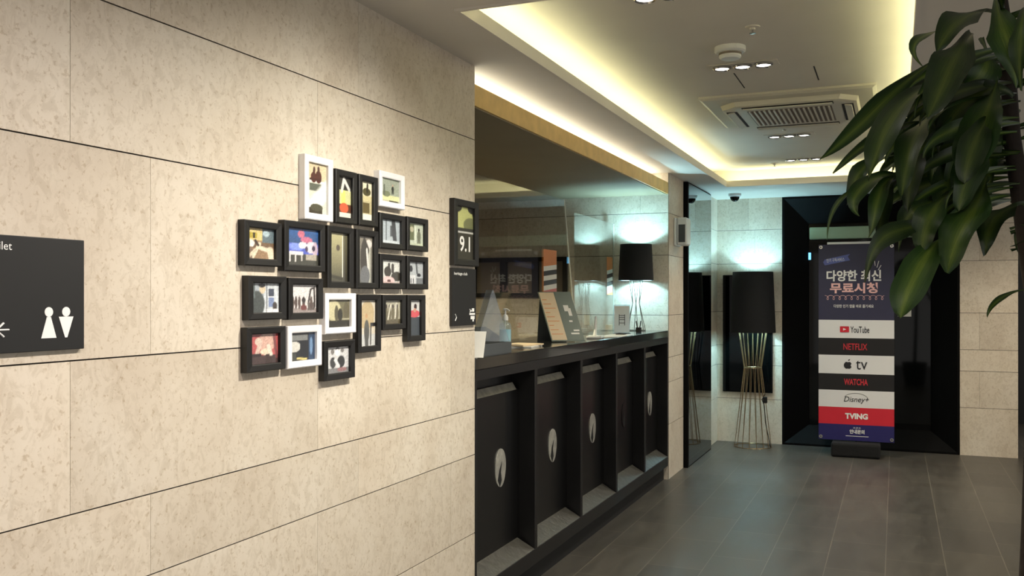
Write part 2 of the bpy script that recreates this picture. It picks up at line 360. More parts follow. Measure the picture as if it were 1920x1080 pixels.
# ------------------------------------------------------------------ photo frames on the stone wall
XF = XW+.025
def raster(w, h, fn, nx=46):
    ny = max(6, int(nx*h/w)); U, V = np.meshgrid(np.linspace(0, 1, nx+1), np.linspace(0, 1, ny+1))
    A = np.zeros(U.shape+(3,)); fn(Cv(A, U, V)); return nx, ny, np.clip(A, 0, 1)
class Cv:
    def __init__(s, A, U, V): s.A, s.U, s.V = A, U, V; s.rs = np.random.RandomState(int(1e4*len(U)) % 997+3)
    def put(s, m, c, k=1):
        c = np.array(S(*c)[:3]); m = np.clip(m, 0, 1)[..., None]*k; s.A[:] = s.A*(1-m)+c*m; return s
    def bg(s, c): s.A[:] = np.array(S(*c)[:3]); return s
    def rect(s, x0, y0, x1, y1, c, k=1): return s.put(((s.U >= x0) & (s.U <= x1) & (s.V >= y0) & (s.V <= y1)).astype(float), c, k)
    def ell(s, cx, cy, rx, ry, c, k=1): d = ((s.U-cx)/rx)**2+((s.V-cy)/ry)**2; return s.put((1.25-d)*4, c, k)
    def grad(s, c0, c1):
        a, b = np.array(S(*c0)[:3]), np.array(S(*c1)[:3]); s.A[:] = a+(b-a)*s.V[..., None]; return s
    def line(s, x0, y0, x1, y1, w, c, k=1):
        dx, dy = x1-x0, y1-y0; t = np.clip(((s.U-x0)*dx+(s.V-y0)*dy)/(dx*dx+dy*dy), 0, 1)
        d = np.hypot(s.U-x0-t*dx, s.V-y0-t*dy); return s.put((1.4-d/w)*2, c, k)
    def man(s, x, y, h, c, head=(190,160,135)):
        s.ell(x, y+h*.45, h*.16, h*.3, c); s.line(x-h*.07, y+h*.3, x-h*.08, y, h*.06, c); s.line(x+h*.07, y+h*.3, x+h*.08, y, h*.06, c); return s.ell(x, y+h*.83, h*.08, h*.1, head)
    def grain(s, a): s.A *= 1+1.7*a*(s.rs.rand(*s.U.shape)[..., None]-.5)*2; return s
def picture(w, h, fn, parent, loc, name='photo'):
    nx, ny, A = raster(w, h, fn); me = bpy.data.meshes.new(name)
    vs = [(0, -w/2+w*i/nx, -h/2+h*j/ny) for j in range(ny+1) for i in range(nx+1)]
    fs = [(j*(nx+1)+i, j*(nx+1)+i+1, (j+1)*(nx+1)+i+1, (j+1)*(nx+1)+i) for j in range(ny) for i in range(nx)]
    me.from_pydata(vs, [], fs); ca = me.color_attributes.new('ink', 'FLOAT_COLOR', 'POINT')
    ca.data.foreach_set('color', np.concatenate([A, np.ones(A.shape[:2]+(1,))], 2).reshape(-1)); me.materials.append(M['print'])
    o = bpy.data.objects.new(name, me); C.objects.link(o); o.parent = parent; o.location = loc; return o
def frame(y0, y1, z0, z1, colr, label, fn, bw=.023, bh=None):
    yc, zc, w_, h_ = (y0+y1)/2, (z0+z1)/2, y1-y0, z1-z0; bh = bh or bw
    t = thing('photo_frame', label, 'photo frame', (XW+.0005, yc, zc), group='photo frames on the stone wall')
    mb = MB(); bm = mb.bm
    def ring(x, a, b): return [bm.verts.new((x, -a, -b)), bm.verts.new((x, a, -b)), bm.verts.new((x, a, b)), bm.verts.new((x, -a, b))]
    W2, H2 = w_/2, h_/2; r = [ring(0, W2, H2), ring(.022, W2, H2), ring(.0245, W2-.003, H2-.003), ring(.0225, W2-bw+.003, H2-bh+.003), ring(.021, W2-bw, H2-bh), ring(.008, W2-bw, H2-bh), ring(.006, W2-.004, H2-.004), ring(0, W2-.004, H2-.004)]
    for a, b in zip(r, r[1:]+r[:1]):
        for i in range(4): bm.faces.new([a[i], a[(i+1) % 4], b[(i+1) % 4], b[i]])
    mb.build('frame_border', M['fblack'] if colr == 'b' else M['fwhite'], t)
    MB().box(.001, -W2+.006, -H2+.006, .006, W2-.006, H2-.006).build('backing_board', M['fblack'], t)
    if fn: picture(w_-2*bw, h_-2*bh, fn, t, (.0125, 0, 0))
    return t
def p1(c): c.bg((214,198,164)).rect(0,.62,1,.66,(232,230,222)).rect(0,0,1,.62,(206,208,190)).rect(.15,.45,.75,.6,(96,100,88)).line(.2,.1,1,.5,.16,(236,238,228)).rect(0,0,.8,.12,(58,52,38)).ell(.5,.13,.3,.07,(80,78,60)).ell(.35,.72,.14,.1,(92,50,42)).ell(.6,.74,.15,.12,(84,46,40)).rect(.15,.66,.75,.70,(70,40,36)).line(.35,.75,.38,.88,.05,(80,50,44)).line(.6,.78,.6,.9,.05,(80,50,44)).grain(.12)
def p2(c): c.bg((52,50,46)).rect(0,.28,1,.68,(206,206,150)).rect(.3,.3,.6,.66,(226,224,120)).rect(0,.12,1,.34,(96,60,44)).ell(.5,.24,.3,.12,(214,96,62)).rect(0,0,1,.12,(228,222,206)).line(.35,.68,.5,.95,.07,(220,218,210)).line(.5,.95,.9,.7,.05,(220,218,210)).rect(0,.7,.25,1,(48,46,42)).grain(.1)
def p3(c): c.bg((224,218,190)).ell(.55,.74,.34,.1,(78,74,44)).line(.6,.78,.62,.9,.07,(46,42,30)).rect(0,.5,1,.64,(206,196,150)).rect(0,.16,1,.5,(190,180,140)).rect(.2,.18,.8,.46,(96,84,50)).rect(0,0,1,.16,(232,230,214)).grain(.1)
def p4(c): c.bg((158,166,150)).rect(0,.08,1,.3,(224,224,170)).ell(.3,.35,.2,.12,(120,128,100)).man(.65,.4,.4,(44,50,44)).line(.2,.3,.2,.7,.03,(90,96,84)).rect(0,0,.5,.1,(190,186,160)).line(.5,.05,.9,.03,.04,(60,60,44)).grain(.12)
def p5(c): c.bg((150,122,92)).rect(0,.6,.55,1,(214,190,128)).rect(.08,.66,.36,.86,(176,158,58)).rect(.2,.68,.3,.85,(60,50,24)).rect(.55,.5,1,1,(96,112,118)).ell(.7,.85,.12,.1,(170,190,196)).rect(0,.35,1,.55,(112,88,66)).ell(.12,.5,.14,.12,(232,226,214)).line(.2,.05,.45,.5,.05,(228,214,186)).line(.5,.36,.85,.28,.06,(226,212,186)).line(.85,.3,.92,0,.1,(222,208,182)).rect(0,0,.18,.38,(120,100,84)).line(.1,.1,.3,.3,.04,(210,196,170)).line(.4,.45,.3,.6,.04,(60,46,36)).grain(.16)
def p6(c): c.grad((60,62,58), (52,92,150)).rect(0,.32,1,.6,(84,98,190)).ell(.3,.5,.22,.1,(130,150,230)).ell(.45,.86,.1,.1,(196,110,130)).ell(.62,.7,.18,.08,(190,110,136)).ell(.5,.55,.12,.09,(224,220,222)).ell(.78,.5,.16,.16,(214,206,214)).ell(.9,.45,.08,.2,(190,170,186)).rect(0,0,1,.3,(66,66,58)).rect(.08,.28,.5,.36,(226,220,222)).rect(.08,.08,.12,.3,(220,216,212)).rect(.26,.08,.3,.3,(220,216,212)).rect(.44,.1,.48,.3,(200,196,190)).rect(.6,.14,.95,.3,(168,160,146)).ell(.62,.45,.04,.07,(80,70,96)).ell(.85,.48,.05,.07,(60,50,70)).grain(.12)
def p7(c): c.grad((70,68,56), (178,172,130)).rect(.0,0,.12,1,(160,156,120),.4).rect(.7,.1,.76,.95,(226,226,214)).rect(.78,0,1,1,(52,50,42),.8).ell(.48,.7,.1,.06,(84,74,62)).line(0,.12,.7,.06,.03,(60,58,46)).grain(.08)
def p8(c): c.grad((96,96,92), (128,122,110)).rect(.0,.3,.12,.95,(206,206,192)).rect(.72,.0,.88,.8,(176,176,164)).ell(.42,.5,.22,.4,(62,58,52)).ell(.75,.84,.2,.09,(214,206,200)).line(.45,.9,.7,.7,.07,(60,56,50)).line(.62,.7,.72,.3,.05,(220,214,206)).ell(.5,.15,.3,.2,(104,106,108)).grain(.16)
def p9(c): c.bg((172,182,188)).rect(.26,0,.32,1,(110,118,122)).rect(.5,.3,.62,.75,(82,86,90)).line(.66,.95,.75,.1,.09,(58,60,64)).ell(.7,.5,.1,.3,(64,66,70)).rect(0,0,1,.12,(196,204,208)).grain(.1)
def p10(c): c.bg((192,200,182)).rect(0,.25,.4,.95,(106,112,84)).ell(.25,.72,.12,.12,(180,176,150)).man(.72,.1,.75,(110,114,96),(60,58,48)).rect(0,0,1,.12,(196,204,178)).rect(.45,.1,.5,.9,(222,228,208)).grain(.12)
def p11(c): c.bg((206,208,202)).ell(.35,.5,.18,.22,(58,54,46)).line(.42,.6,.42,.84,.05,(50,46,40)).line(.62,.5,.62,.8,.06,(62,58,52)).ell(.85,.3,.3,.2,(60,58,50)).ell(.35,.12,.35,.16,(220,190,188)).ell(.42,.1,.09,.07,(90,60,56)).rect(.1,.02,1,.06,(176,150,146)).rect(0,.4,.12,1,(180,180,172)).grain(.14)
def p12(c): c.bg((178,184,188)).rect(0,0,.5,.4,(214,216,218)).ell(.2,.68,.1,.14,(60,62,66)).line(.55,.95,.6,.5,.05,(90,94,98)).ell(.72,.4,.12,.08,(56,58,62)).line(.2,.05,.2,.22,.03,(90,92,96)).line(.35,.05,.35,.22,.03,(90,92,96)).rect(.55,0,1,.25,(120,124,128)).grain(.12)
def p13(c): c.bg((170,178,184)).rect(.45,.0,1,1,(196,202,206)).rect(.62,.55,.82,.8,(64,70,84)).rect(.62,.2,.82,.5,(120,136,172)).line(.45,.53,1,.53,.02,(226,230,232)).line(.9,0,.9,1,.02,(220,224,226)).line(.55,0,.55,1,.02,(120,124,128)).ell(.2,.3,.26,.42,(70,76,74)).ell(.4,.8,.1,.14,(206,188,160)).ell(.38,.93,.12,.07,(40,38,38)).rect(0,.5,.15,1,(96,106,106)).ell(.85,.22,.08,.14,(70,64,62)).rect(.55,0,1,.12,(226,226,226)).grain(.14)
def p14(c):
    c.bg((214,210,208)).rect(0,0,1,.14,(150,140,136)).line(.68,.3,.78,.85,.03,(60,54,52)).line(.78,.85,.92,.9,.03,(60,54,52)).line(.92,.9,.94,.2,.03,(60,54,52)).rect(.66,.1,.92,.35,(96,86,82))
    for x in (.08, .2, .33, .5, .8): c.ell(x, .36, .05, .22, (84,70,64))
    c.ell(.5,.45,.07,.09,(50,42,40)).ell(.5,.18,.12,.1,(110,64,60)).grain(.14)
def p15(c): c.bg((110,106,80)).ell(.3,.6,.3,.35,(196,190,152)).rect(0,0,1,.25,(42,40,30)).ell(.42,.5,.08,.28,(88,84,64)).ell(.58,.45,.1,.22,(46,44,34)).ell(.85,.6,.12,.3,(92,86,64)).line(.68,.3,.98,.3,.015,(190,186,160)).grain(.08)
def p16(c): c.bg((212,204,186)).ell(.5,.72,.4,.26,(186,166,128)).rect(.1,.4,.9,.72,(190,170,132)).rect(0,0,1,.25,(196,198,196)).ell(.45,.32,.16,.24,(86,86,80)).line(.42,.3,.45,.02,.1,(78,78,74)).ell(.43,.66,.07,.05,(190,150,110)).rect(.68,.42,1,.5,(44,42,42)).line(.72,.42,.7,.05,.04,(80,78,76)).grain(.08)
def p17(c):
    c.bg((172,168,148)).rect(0,0,1,.2,(92,84,64))
    for x in (.15, .35, .55, .8): c.ell(x, .45, .09, .3, (104,98,76)); c.ell(x, .75, .06, .08, (60,50,44))
    c.line(.25,.2,.4,.8,.03,(210,206,190)).line(.7,.3,.75,.9,.03,(214,210,196)).grain(.14)
def p18(c): c.bg((206,206,204)).rect(0,0,1,.52,(72,78,84)).ell(.5,.62,.5,.1,(206,92,100)).ell(.6,.82,.13,.08,(60,44,44)).ell(.55,.72,.12,.06,(196,150,130)).grain(.08)
def p19(c): c.bg((176,84,84)).ell(.6,.72,.3,.3,(206,166,150)).ell(.3,.75,.12,.12,(214,190,174)).line(.35,.65,.25,.35,.06,(206,180,166)).ell(.55,.4,.18,.1,(226,206,182)).rect(0,0,1,.28,(70,54,52)).rect(0,.26,.4,.34,(46,32,32)).line(.85,.9,.95,.2,.04,(120,70,70)).rect(.55,0,.78,.3,(60,44,40)).line(.65,.6,.75,.3,.05,(226,214,196)).grain(.14)
def p20(c): c.bg((40,40,42)).rect(0,.72,.7,.9,(124,126,124)).ell(.15,.5,.26,.18,(206,204,196)).rect(0,0,.25,.28,(66,68,62)).rect(.75,0,1,1,(44,64,92)).ell(.85,.5,.06,.3,(110,140,176)).rect(.4,.1,.72,.68,(30,32,36)).line(.3,.08,.65,.05,.03,(206,190,120)).grain(.08)
def p21(c): c.bg((206,206,206)).ell(.3,.4,.12,.2,(58,58,58)).ell(.66,.42,.16,.22,(44,44,44)).ell(.5,.92,.07,.06,(40,40,40)).ell(.5,.78,.12,.12,(236,236,236)).ell(.28,.82,.07,.1,(120,116,112)).ell(.72,.85,.07,.08,(120,116,112)).line(.4,.5,.55,.25,.05,(230,230,230)).rect(0,0,1,.2,(128,128,128)).ell(.7,.12,.2,.08,(150,110,110)).grain(.14)
def p22(c): c.bg((28,28,26)).ell(.5,.72,.48,.3,(196,200,130)).ell(.85,.66,.4,.14,(120,124,84)).ell(.1,1,.22,.1,(28,28,26)).ell(.9,1,.22,.1,(28,28,26)).rect(0,.52,1,.6,(58,58,50)).rect(0,.0,1,.53,(60,58,48)).rect(0,.5,1,.525,(206,206,200)).grain(.06)
FR = [
 (2.318,2.472,1.690,1.887,'w','tall white frame at the top left holding three stacked pictures',p1),
 (2.484,2.613,1.691,1.864,'b','tall black frame right of the tall white one, yellow and orange picture',p2),
 (2.622,2.746,1.693,1.864,'b','tall black frame in the top row with a small dark figure above a brown box',p3),
 (2.753,2.933,1.769,1.893,'w','small white frame at the top right with a pale green landscape',p4),
 (2.039,2.208,1.540,1.666,'b','black frame at the far left of the cluster showing a cafe with white tables',p5),
 (2.218,2.428,1.529,1.679,'b','large black frame showing a blue and pink sky scene',p6),
 (2.439,2.593,1.482,1.679,'b','tall black frame with an almost plain dark picture and one white vertical line',p7),
 (2.606,2.749,1.481,1.679,'b','tall black frame in the middle with a grey striped dark figure',p8),
 (2.755,2.937,1.623,1.747,'b','black frame with a pale blue grey picture of a slim dark figure',p9),
 (2.949,3.115,1.625,1.749,'b','black frame on the right edge with a greenish picture of two figures',p10),
 (2.757,2.937,1.482,1.604,'b','black frame with dark peaks above a pink foreground',p11),
 (2.949,3.115,1.482,1.605,'b','black frame on the right edge with a pale grey blotched picture',p12),
 (2.056,2.231,1.388,1.512,'b','black frame with a seated person beside a blue window grid',p13),
 (2.238,2.417,1.385,1.510,'b','black frame showing a row of small figures and an arch at the right',p14),
 (2.425,2.606,1.335,1.465,'w','white frame in the lower middle with a dark sepia picture',p15),
 (2.618,2.767,1.266,1.462,'b','tall black frame with a standing person under a cream arch',p16),
 (2.776,2.941,1.337,1.461,'b','small black frame with an olive picture of four people',p17),
 (2.952,3.093,1.289,1.461,'b','narrow tall black frame with a person in a red top',p18),
 (2.050,2.227,1.242,1.368,'b','black frame at the bottom left with a red toned picture',p19),
 (2.233,2.410,1.240,1.366,'w','white frame in the bottom row with a dark picture and a blue stripe',p20),
 (2.421,2.600,1.188,1.313,'b','lowest black frame with black and white seated figures',p21),
]
for i, (a, b, c_, d_, k, lab, fn) in enumerate(FR):
    bw = {17:.029, 2:.025}.get(i, .0235)
    frame(a+.0015, b-.0015, c_, d_, k, lab, fn, bw, .0205)
t = frame(3.34, 3.575, 1.583, 1.856, 'b', 'tall black frame near the wall corner with a mountain above the figure 9.1', p22, .036, .028)
RX = (PI/2, 0, PI/2)      # text facing +X
text('9.1', .10, .065, M['ink'], t, (.0132, 0, -.045), RX, bold=.02)

# ------------------------------------------------------------------ black wall signs
t = thing('restroom_sign', 'black square toilet sign with two white figures on stone wall', 'sign', (XW+.0005, 1.331, 1.4575))
MB().box(0, -.18, -.12, .012, .18, .12, .0015).build('sign_plate', M['sign'], t)
text('Toilet', .058, .0165, M['ink'], t, (.0126, -.030, .098), RX)
mb = MB()
for s_, yy in ((0, .087), (1, .131)):
    mb.lathe([(.0001, .0125), (.0105, .0125), (.0105, .0131), (.0001, .0131)], 20, (0, yy, -.0375), 'x')
    a, b = (.005, .019) if not s_ else (.019, .003)
    mb.poly([(.0125, yy-a, -.048), (.0125, yy+a, -.048), (.0125, yy+b, -.093), (.0125, yy-b, -.093)], (.0006, 0, 0))
mb.build('restroom_pictogram', M['ink'], t)
mb = MB(); mb.tube([(.0128, -.112, -.058), (.0128, -.128, -.072), (.0128, -.112, -.086)], .0022, 6); mb.tube([(.0128, -.128, -.072), (.0128, -.10, -.072)], .0018, 6)
mb.build('direction_arrow', M['ink'], t)
for o in t.children:
    if o.name.startswith('direction'): o.location.y = .092
t = thing('direction_sign', 'narrow black sign below the 9.1 frame by the wall corner', 'sign', (XW+.0005, 3.455, 1.4535))
MB().box(0, -.115, -.119, .012, .115, .119, .0015).build('sign_plate', M['sign'], t)
text('heritage club', .125, .016, M['ink'], t, (.0126, -.035, .095), RX, bold=.01)
MB().tube([(.0128, -.088, -.07), (.0128, -.076, -.083), (.0128, -.088, -.097)], .0018, 6).build('direction_arrow', M['ink'], t)
mb = MB()
for (a, b, c_, d_) in ((.05,-.062,.068,-.055),(.048,-.076,.102,-.068),(.072,-.062,.094,-.048),(.06,-.094,.098,-.08),(.078,-.104,.09,-.094),(.05,-.066,.055,-.05)):
    mb.box(.0122, a, b, .0132, b*0+c_, d_)
mb.build('white_emblem', M['ink'], t)

# ------------------------------------------------------------------ reception counter
t = thing('reception_counter', 'long black lacquered reception counter with five recessed panels', 'counter', (XW, 5.405, 0))
Y0, Y1 = 3.59-5.405, 7.225-5.405
mb = MB(); mb.box(-.52, Y0, .11, -.13, Y1, 1.135); mb.box(-.13, Y0, 1.09, 0, Y1, 1.135); mb.box(-.13, Y0, .11, 0, Y1, .187, .003); mb.build('counter_body', M['black'], t)
MB().box(-.56, Y0, 1.135, .0, Y1, 1.19, .004).build('counter_top', M['blacktop'], t)
MB().box(-.50, Y0, 0, -.035, Y1, .11).build('toe_kick', M['hole'], t)
bw_ = (Y1-Y0)/5
for k in range(6):
    y = Y0+k*bw_; a = max(Y0, y-.018); b = min(Y1, y+.018)
    MB().box(-.13, a, .187, 0, b, 1.09, .002).build('upright', M['black'], t)
for k in range(5):
    a, b = Y0+k*bw_+.018, Y0+(k+1)*bw_-.018
    MB().box(-.129, a+.001, .2, -.085, b-.001, .99).build('panel', M['bay'], t)
    MB().poly([(-.085, a+.03, .985), (-.085, b-.03, .985), (-.11, b-.03, 1.025), (-.11, a+.03, 1.025)], (-.018, 0, -.002)).build('top_ledge', M['slate_lit'], t)
    MB().poly([(-.002, a, .188), (-.002, b, .188), (-.084, b-.03, .245), (-.084, a+.0, .245)], (0, 0, -.012)).build('sloped_ledge', M['slate'], t)
    yc = (a+b)/2+.10; zc = .632
    em = MB(); pts = [(-.0845, yc+.062*math.cos(q*PI/16)*(1+.05*math.sin(q*PI/8)), zc+.092*math.sin(q*PI/16)) for q in range(32)]
    em.poly(pts, (.004, 0, 0)); e = em.build('oval_emblem', M['silver' if k != 3 else 'bay'], t)
    nb = MB(); nb.poly([(-.0800, yc+.0-.012, zc-.09), (-.0800, yc-.038, zc-.055), (-.0800, yc-.02, zc-.01), (-.0800, yc+.012, zc+.03), (-.0800, yc-.002, zc-.02), (-.0800, yc+.008, zc-.06)], (.0008, 0, 0)); nb.build('leaf_cutout', M['hole'], e)

# ------------------------------------------------------------------ mirror and niche
t = thing('wall_mirror', 'tall smoked mirror panel with black edges beside the floor lamp', 'mirror', (XW, 8.32, 0))
MB().box(.001, -.53, 0, .04, .53, 2.44, .002).build('mirror_frame', M['portal'], t)
MB().box(.0401, -.50, .01, .042, .53, 2.43).build('mirror_glass', M['tint'], t)
t = thing('wall_panel', 'glossy black rectangular panel hung behind the floor lamp', 'picture', (-1.36, YE, 0))
MB().box(-.25, -.03, .505, .235, -.001, 1.68, .002).build('panel_frame', M['portal'], t)
MB().box(-.24, -.032, .515, .225, -.0301, 1.67).build('panel_face', M['glassblack'], t)

def lamp(name, label, loc, rt, rb, h, z0, wires, mats, cordlike=False, power=20, ring=None, waist=None, nw=10, up_=.0):
    t = thing(name, label, 'lamp', loc)
    MB().lathe([(rb, z0), (rt, z0+h), (rt-.003, z0+h), (rb-.003, z0), (rb, z0)], 48).build('lamp_shade', M['shade'], t, True)
    MB().lathe([(rb-.0035, z0+.002), (rt-.0035, z0+h-.002), (rt-.0045, z0+h-.002), (rb-.0045, z0+.002), (rb-.0035, z0+.002)], 48).build('shade_lining', M['lining'], t, True)
    for k in range(nw):
        a = 2*PI*(k+.35)/nw; pts = [(r*math.cos(a+tw), r*math.sin(a+tw), z) for r, z, tw in wires]
        MB().tube(pts, mats[1], 6).build('wire_leg', M[mats[0]], t, True)
    for r, z in ring: MB().tube([(r*math.cos(q*PI/16), r*math.sin(q*PI/16), z) for q in range(32)], mats[1]*1.1, 6, True).build('wire_ring', M[mats[0]], t, True)
    top = wires[0][1]; zm = z0+h*.5
    MB().lathe([(.0005, zm-up_+.034), (.013, zm-up_+.034), (.013, zm+up_-.034), (.0005, zm+up_-.034)], 16).build('lamp_holder', M['hole'], t)
    mb = MB()
    for a in (0, 2*PI/3, 4*PI/3): mb.tube([(0, 0, zm), ((rb+rt)/2*math.cos(a), (rb+rt)/2*math.sin(a), zm)], .0015, 6)
    mb.tube([(0, 0, zm), (wires[0][0]*.5, 0, zm-h*.4), (wires[0][0], 0, top)], .0015, 6)
    mb.build('shade_carrier', M[mats[0]], t)
    for sg in (-1, 1):
        zb = zm+sg*up_
        MB().lathe([(.0005, zb-sg*.036), (.012, zb-sg*.034), (.026, zb-sg*.01), (.028, zb+sg*.005), (.02, zb+sg*.025), (.0005, zb+sg*.034)], 20).build('bulb', M['bulb'], t, True)
        light('POINT', 'lamp_light', (0, 0, zb), power*(1 if sg > 0 else .7), (.42, .83, 1), t, shadow_soft_size=.022)
    return t
fl = lamp('floor_lamp', 'tall floor lamp with black drum shade and flared wire base in the niche', (-1.285, 9.17, 0), .192, .216, .59, 1.113,
     [(.135, 1.14, 0), (.083, .77, .1), (.176, .004, .2)], ('brass', .0032), power=17, ring=[(.135, 1.14), (.083, .77), (.176, .004)], nw=16, up_=.13)
mb = MB(); mb.tube([(.17, -.02, .006), (.13, -.08, .25), (.12, -.1, .42), (.10, -.1, .47), (.13, -.1, .53)], .004, 6); mb.box(.11, -.125, .44, .15, -.09, .50, .006); mb.build('cord_switch', M['soft'], fl)
lamp('table_lamp', 'table lamp with tapered black shade and bent wire legs on the counter', (-1.893, 7.07, 1.19), .124, .138, .286, .397,
     [(.055, .41, 0), (.03, .22, .4), (.078, .004, .6)], ('darkwire', .0028), power=13, ring=[(.055, .40), (.075, .004)], nw=6, up_=.062)

# ------------------------------------------------------------------ wide doorway (black splayed portal with dark glass)
mb = MB(); bm = mb.bm; X0, X1 = -1.034, .547; yo = YE-.005; yi = YE+.17; xi0, xi1, zi0, zi1 = -.80, .31, .185, 2.19
def rg(y, a, b, c_, d_): return [bm.verts.new((a, y, c_)), bm.verts.new((b, y, c_)), bm.verts.new((b, y, d_)), bm.verts.new((a, y, d_))]
rs = [rg(yo, X0, X1, .001, ZC-.001), rg(yo, X0+.02, X1-.02, .02, ZC-.02), rg(yi, xi0, xi1, zi0, zi1), rg(yi+.06, xi0, xi1, zi0, zi1), rg(yi+.06, X0, X1, .001, ZC-.001)]
for a, b in zip(rs, rs[1:]+rs[:1]):
    for i in range(4): bm.faces.new([a[i], a[(i+1) % 4], b[(i+1) % 4], b[i]])
d1 = struct(mb.build('door_1', M['portal']))
MB().box(xi0, yi+.03, zi0, xi1, yi+.05, zi1).build('glass_leaf', M['glassblack'], d1)
mb = MB(); xm = (xi0+xi1)/2+.1; mb.box(xm-.02, yi+.01, zi0, xm+.02, yi+.029, zi1-.13); mb.box(xi0, yi+.01, zi0, xi1, yi+.029, zi0+.05); mb.build('door_rail', M['portal'], d1)
MB().box(xi0+.01, yi-.03, 2.03, xi1-.01, yi+.029, 2.15, .01).build('door_light_band', M['lightband'], d1)  # pale green bar added for the band of light in the door glass
MB().box(xi0+.0, yi-.004, 1.83, xi0+.022, yi+.004, 1.90).build('sensor_light', M['blue'], d1)
n = tag(MB().box(.02, yi+.026, 1.27, .14, yi+.0295, 1.62, .001).build('door_pale_sheet', M['paper']), 'pale sheet on the dark door glass', 'notice')  # pale flat sheet set against the dark glass

# ------------------------------------------------------------------ banner stand
t = thing('banner_stand', 'tall roll-up banner stand listing free streaming services before the black doorway', 'banner', (-.335, 8.98, 0))
k_ = .0049; zy = lambda y: 1.45-(y-558.5)*k_; Wb = .325
mb = MB(); mb.box(-.21, -.13, 0, .21, .13, .13, .02); mb.build('stand_base', M['soft'], t)
mb = MB(); mb.tube([(0, .03, .12), (0, .03, 1.1)], .009, 8); 
for sx in (-1, 1): mb.tube([(0, .03, .75), (sx*(Wb-.01), .004, .16)], .005, 6); mb.tube([(0, .03, 1.05), (sx*(Wb-.01), .004, 1.92)], .005, 6)
mb.build('stand_pole', M['portal'], t)
MB().box(-.25, -.004, 1.944, .16, .006, 1.966, .003).build('light_streak', M['bwhite'], t)  # white bar drawn for a reflected light strip above the banner
bands = [(458,600,'navy'),(600,634,'bwhite'),(634,666,'bblack'),(666,701,'bwhite'),(701,732,'bblack'),(732,764,'bwhite'),(764,796,'bred'),(796,826,'bblue')]
for a, b, mm in bands:
    bd = MB().box(-Wb, -.004, zy(b), Wb, .0, zy(a)).build('banner_sheet', M[mm], t)
    FX = (PI/2, 0, 0)
    def tx(s, px, py, wpx, hpx, mm_, bold=0, shear=0, par=bd): return text(s, wpx*k_, hpx*k_, M[mm_], par, ((px-1608)*k_, -.0062, zy(py)), FX, bold=bold, shear=shear)
    if a == 458:
        MB().poly([(-.27, -.0045, zy(497)), (-.05, -.0045, zy(488)), (-.07, -.0045, zy(481)), (-.05, -.0045, zy(476)), (-.27, -.0045, zy(486)), (-.285, -.0045, zy(491))][::-1], (0, -.0004, 0)).build('ribbon_mark', M['ribbon'], bd)
        tx('인기 구독서비스', 1572, 487, 32, 7, 'ink').rotation_euler = (PI/2, math.radians(-4), 0)
        tx('다양한 최신', 1604, 517, 96, 21, 'ink', .03); tx('무료시청', 1604, 540, 84, 20, 'rose', .035)
        pts = [(-.27+.52*q/200+.018*math.sin(q*2*PI/20), -.005, zy(558)+.02*math.cos(q*2*PI/20)) for q in range(200)]
        MB().tube(pts, .0018, 5).build('scribble_line', M['rose'], bd)
        tx('다양한 인기 앱을 바로 즐기세요', 1604, 574, 70, 6, 'ink', .01)
        mb = MB()
        for a0, a1, b0, b1 in ((.165, .16, 497, 490), (.18, .195, 500, 490), (.19, .215, 505, 498)): mb.tube([(a0, -.005, zy(b0+2)), (a1, -.005, zy(b1))], .003, 5)
        mb.build('spark_mark', M['ink'], bd)
    if a == 600:
        MB().box((1580-1608)*k_, -.0056, zy(623), (1596-1608)*k_, -.0042, zy(612), .004).build('play_badge', M['bred'], bd)
        MB().poly([((1585.5-1608)*k_, -.0057, zy(620)), ((1591-1608)*k_, -.0057, zy(617.5)), ((1585.5-1608)*k_, -.0057, zy(615))], (0, -.0004, 0)).build('play_mark', M['ink'], bd)
        tx('YouTube', 1615, 618, 33, 12, 'blackink', .01)
    if a == 634: tx('NETFLIX', 1607, 650, 42, 12, 'redink', .01)
    if a == 666:
        tx('tv', 1618, 684, 20, 17, 'blackink', .0)
        mb = MB(); pts = []
        for q in range(40):
            an = 2*PI*q/40; r = 7.2*(1-.12*abs(math.cos(an))**4*(1 if False else 0)); x = r*math.cos(an); y = r*math.sin(an)
            if abs(an-PI/2) < .5: y -= 1.6*(1-abs(an-PI/2)/.5)
            if abs(an-3*PI/2) < .35: y += 1.1*(1-abs(an-3*PI/2)/.35)
            if abs(an) < .5: x -= 2.6*(1-abs(an)/.5)
            if 2*PI-an < .5: x -= 2.6*(1-(2*PI-an)/.5)
            pts.append(((1594+x-1608)*k_, -.0046, zy(685)+y*k_))
        mb.poly(pts, (0, -.0004, 0)); mb.poly([((1594-1608)*k_, -.0046, zy(677)), ((1595-1608)*k_, -.0046, zy(674.5)), ((1598-1608)*k_, -.0046, zy(673)), ((1597-1608)*k_, -.0046, zy(676))], (0, -.0004, 0))
        mb.build('fruit_mark', M['blackink'], bd)
    if a == 701: tx('WATCHA', 1608, 716, 42, 12, 'redink', .03)
    if a == 732:
        tx('Disney+', 1609, 750, 44, 13, 'blackink', 0, .25)
        MB().tube([((1608+21*math.cos(q))*k_-1608*k_, -.005, zy(748)+11*math.sin(q)*k_) for q in [math.radians(160-160*i/20) for i in range(21)]], .0014, 5).build('arc_mark', M['blackink'], bd)
    if a == 764: tx('TVING', 1609, 780, 40, 11, 'ink', .05)
    if a == 796:
        tx('안내문의', 1610, 809, 26, 8, 'ink', .03); tx('프론트', 1610, 802, 14, 3, 'ink')
        MB().box((1590-1608)*k_, -.0048, zy(818), (1630-1608)*k_, -.0042, zy(817)).build('rule_line', M['ink'], bd)
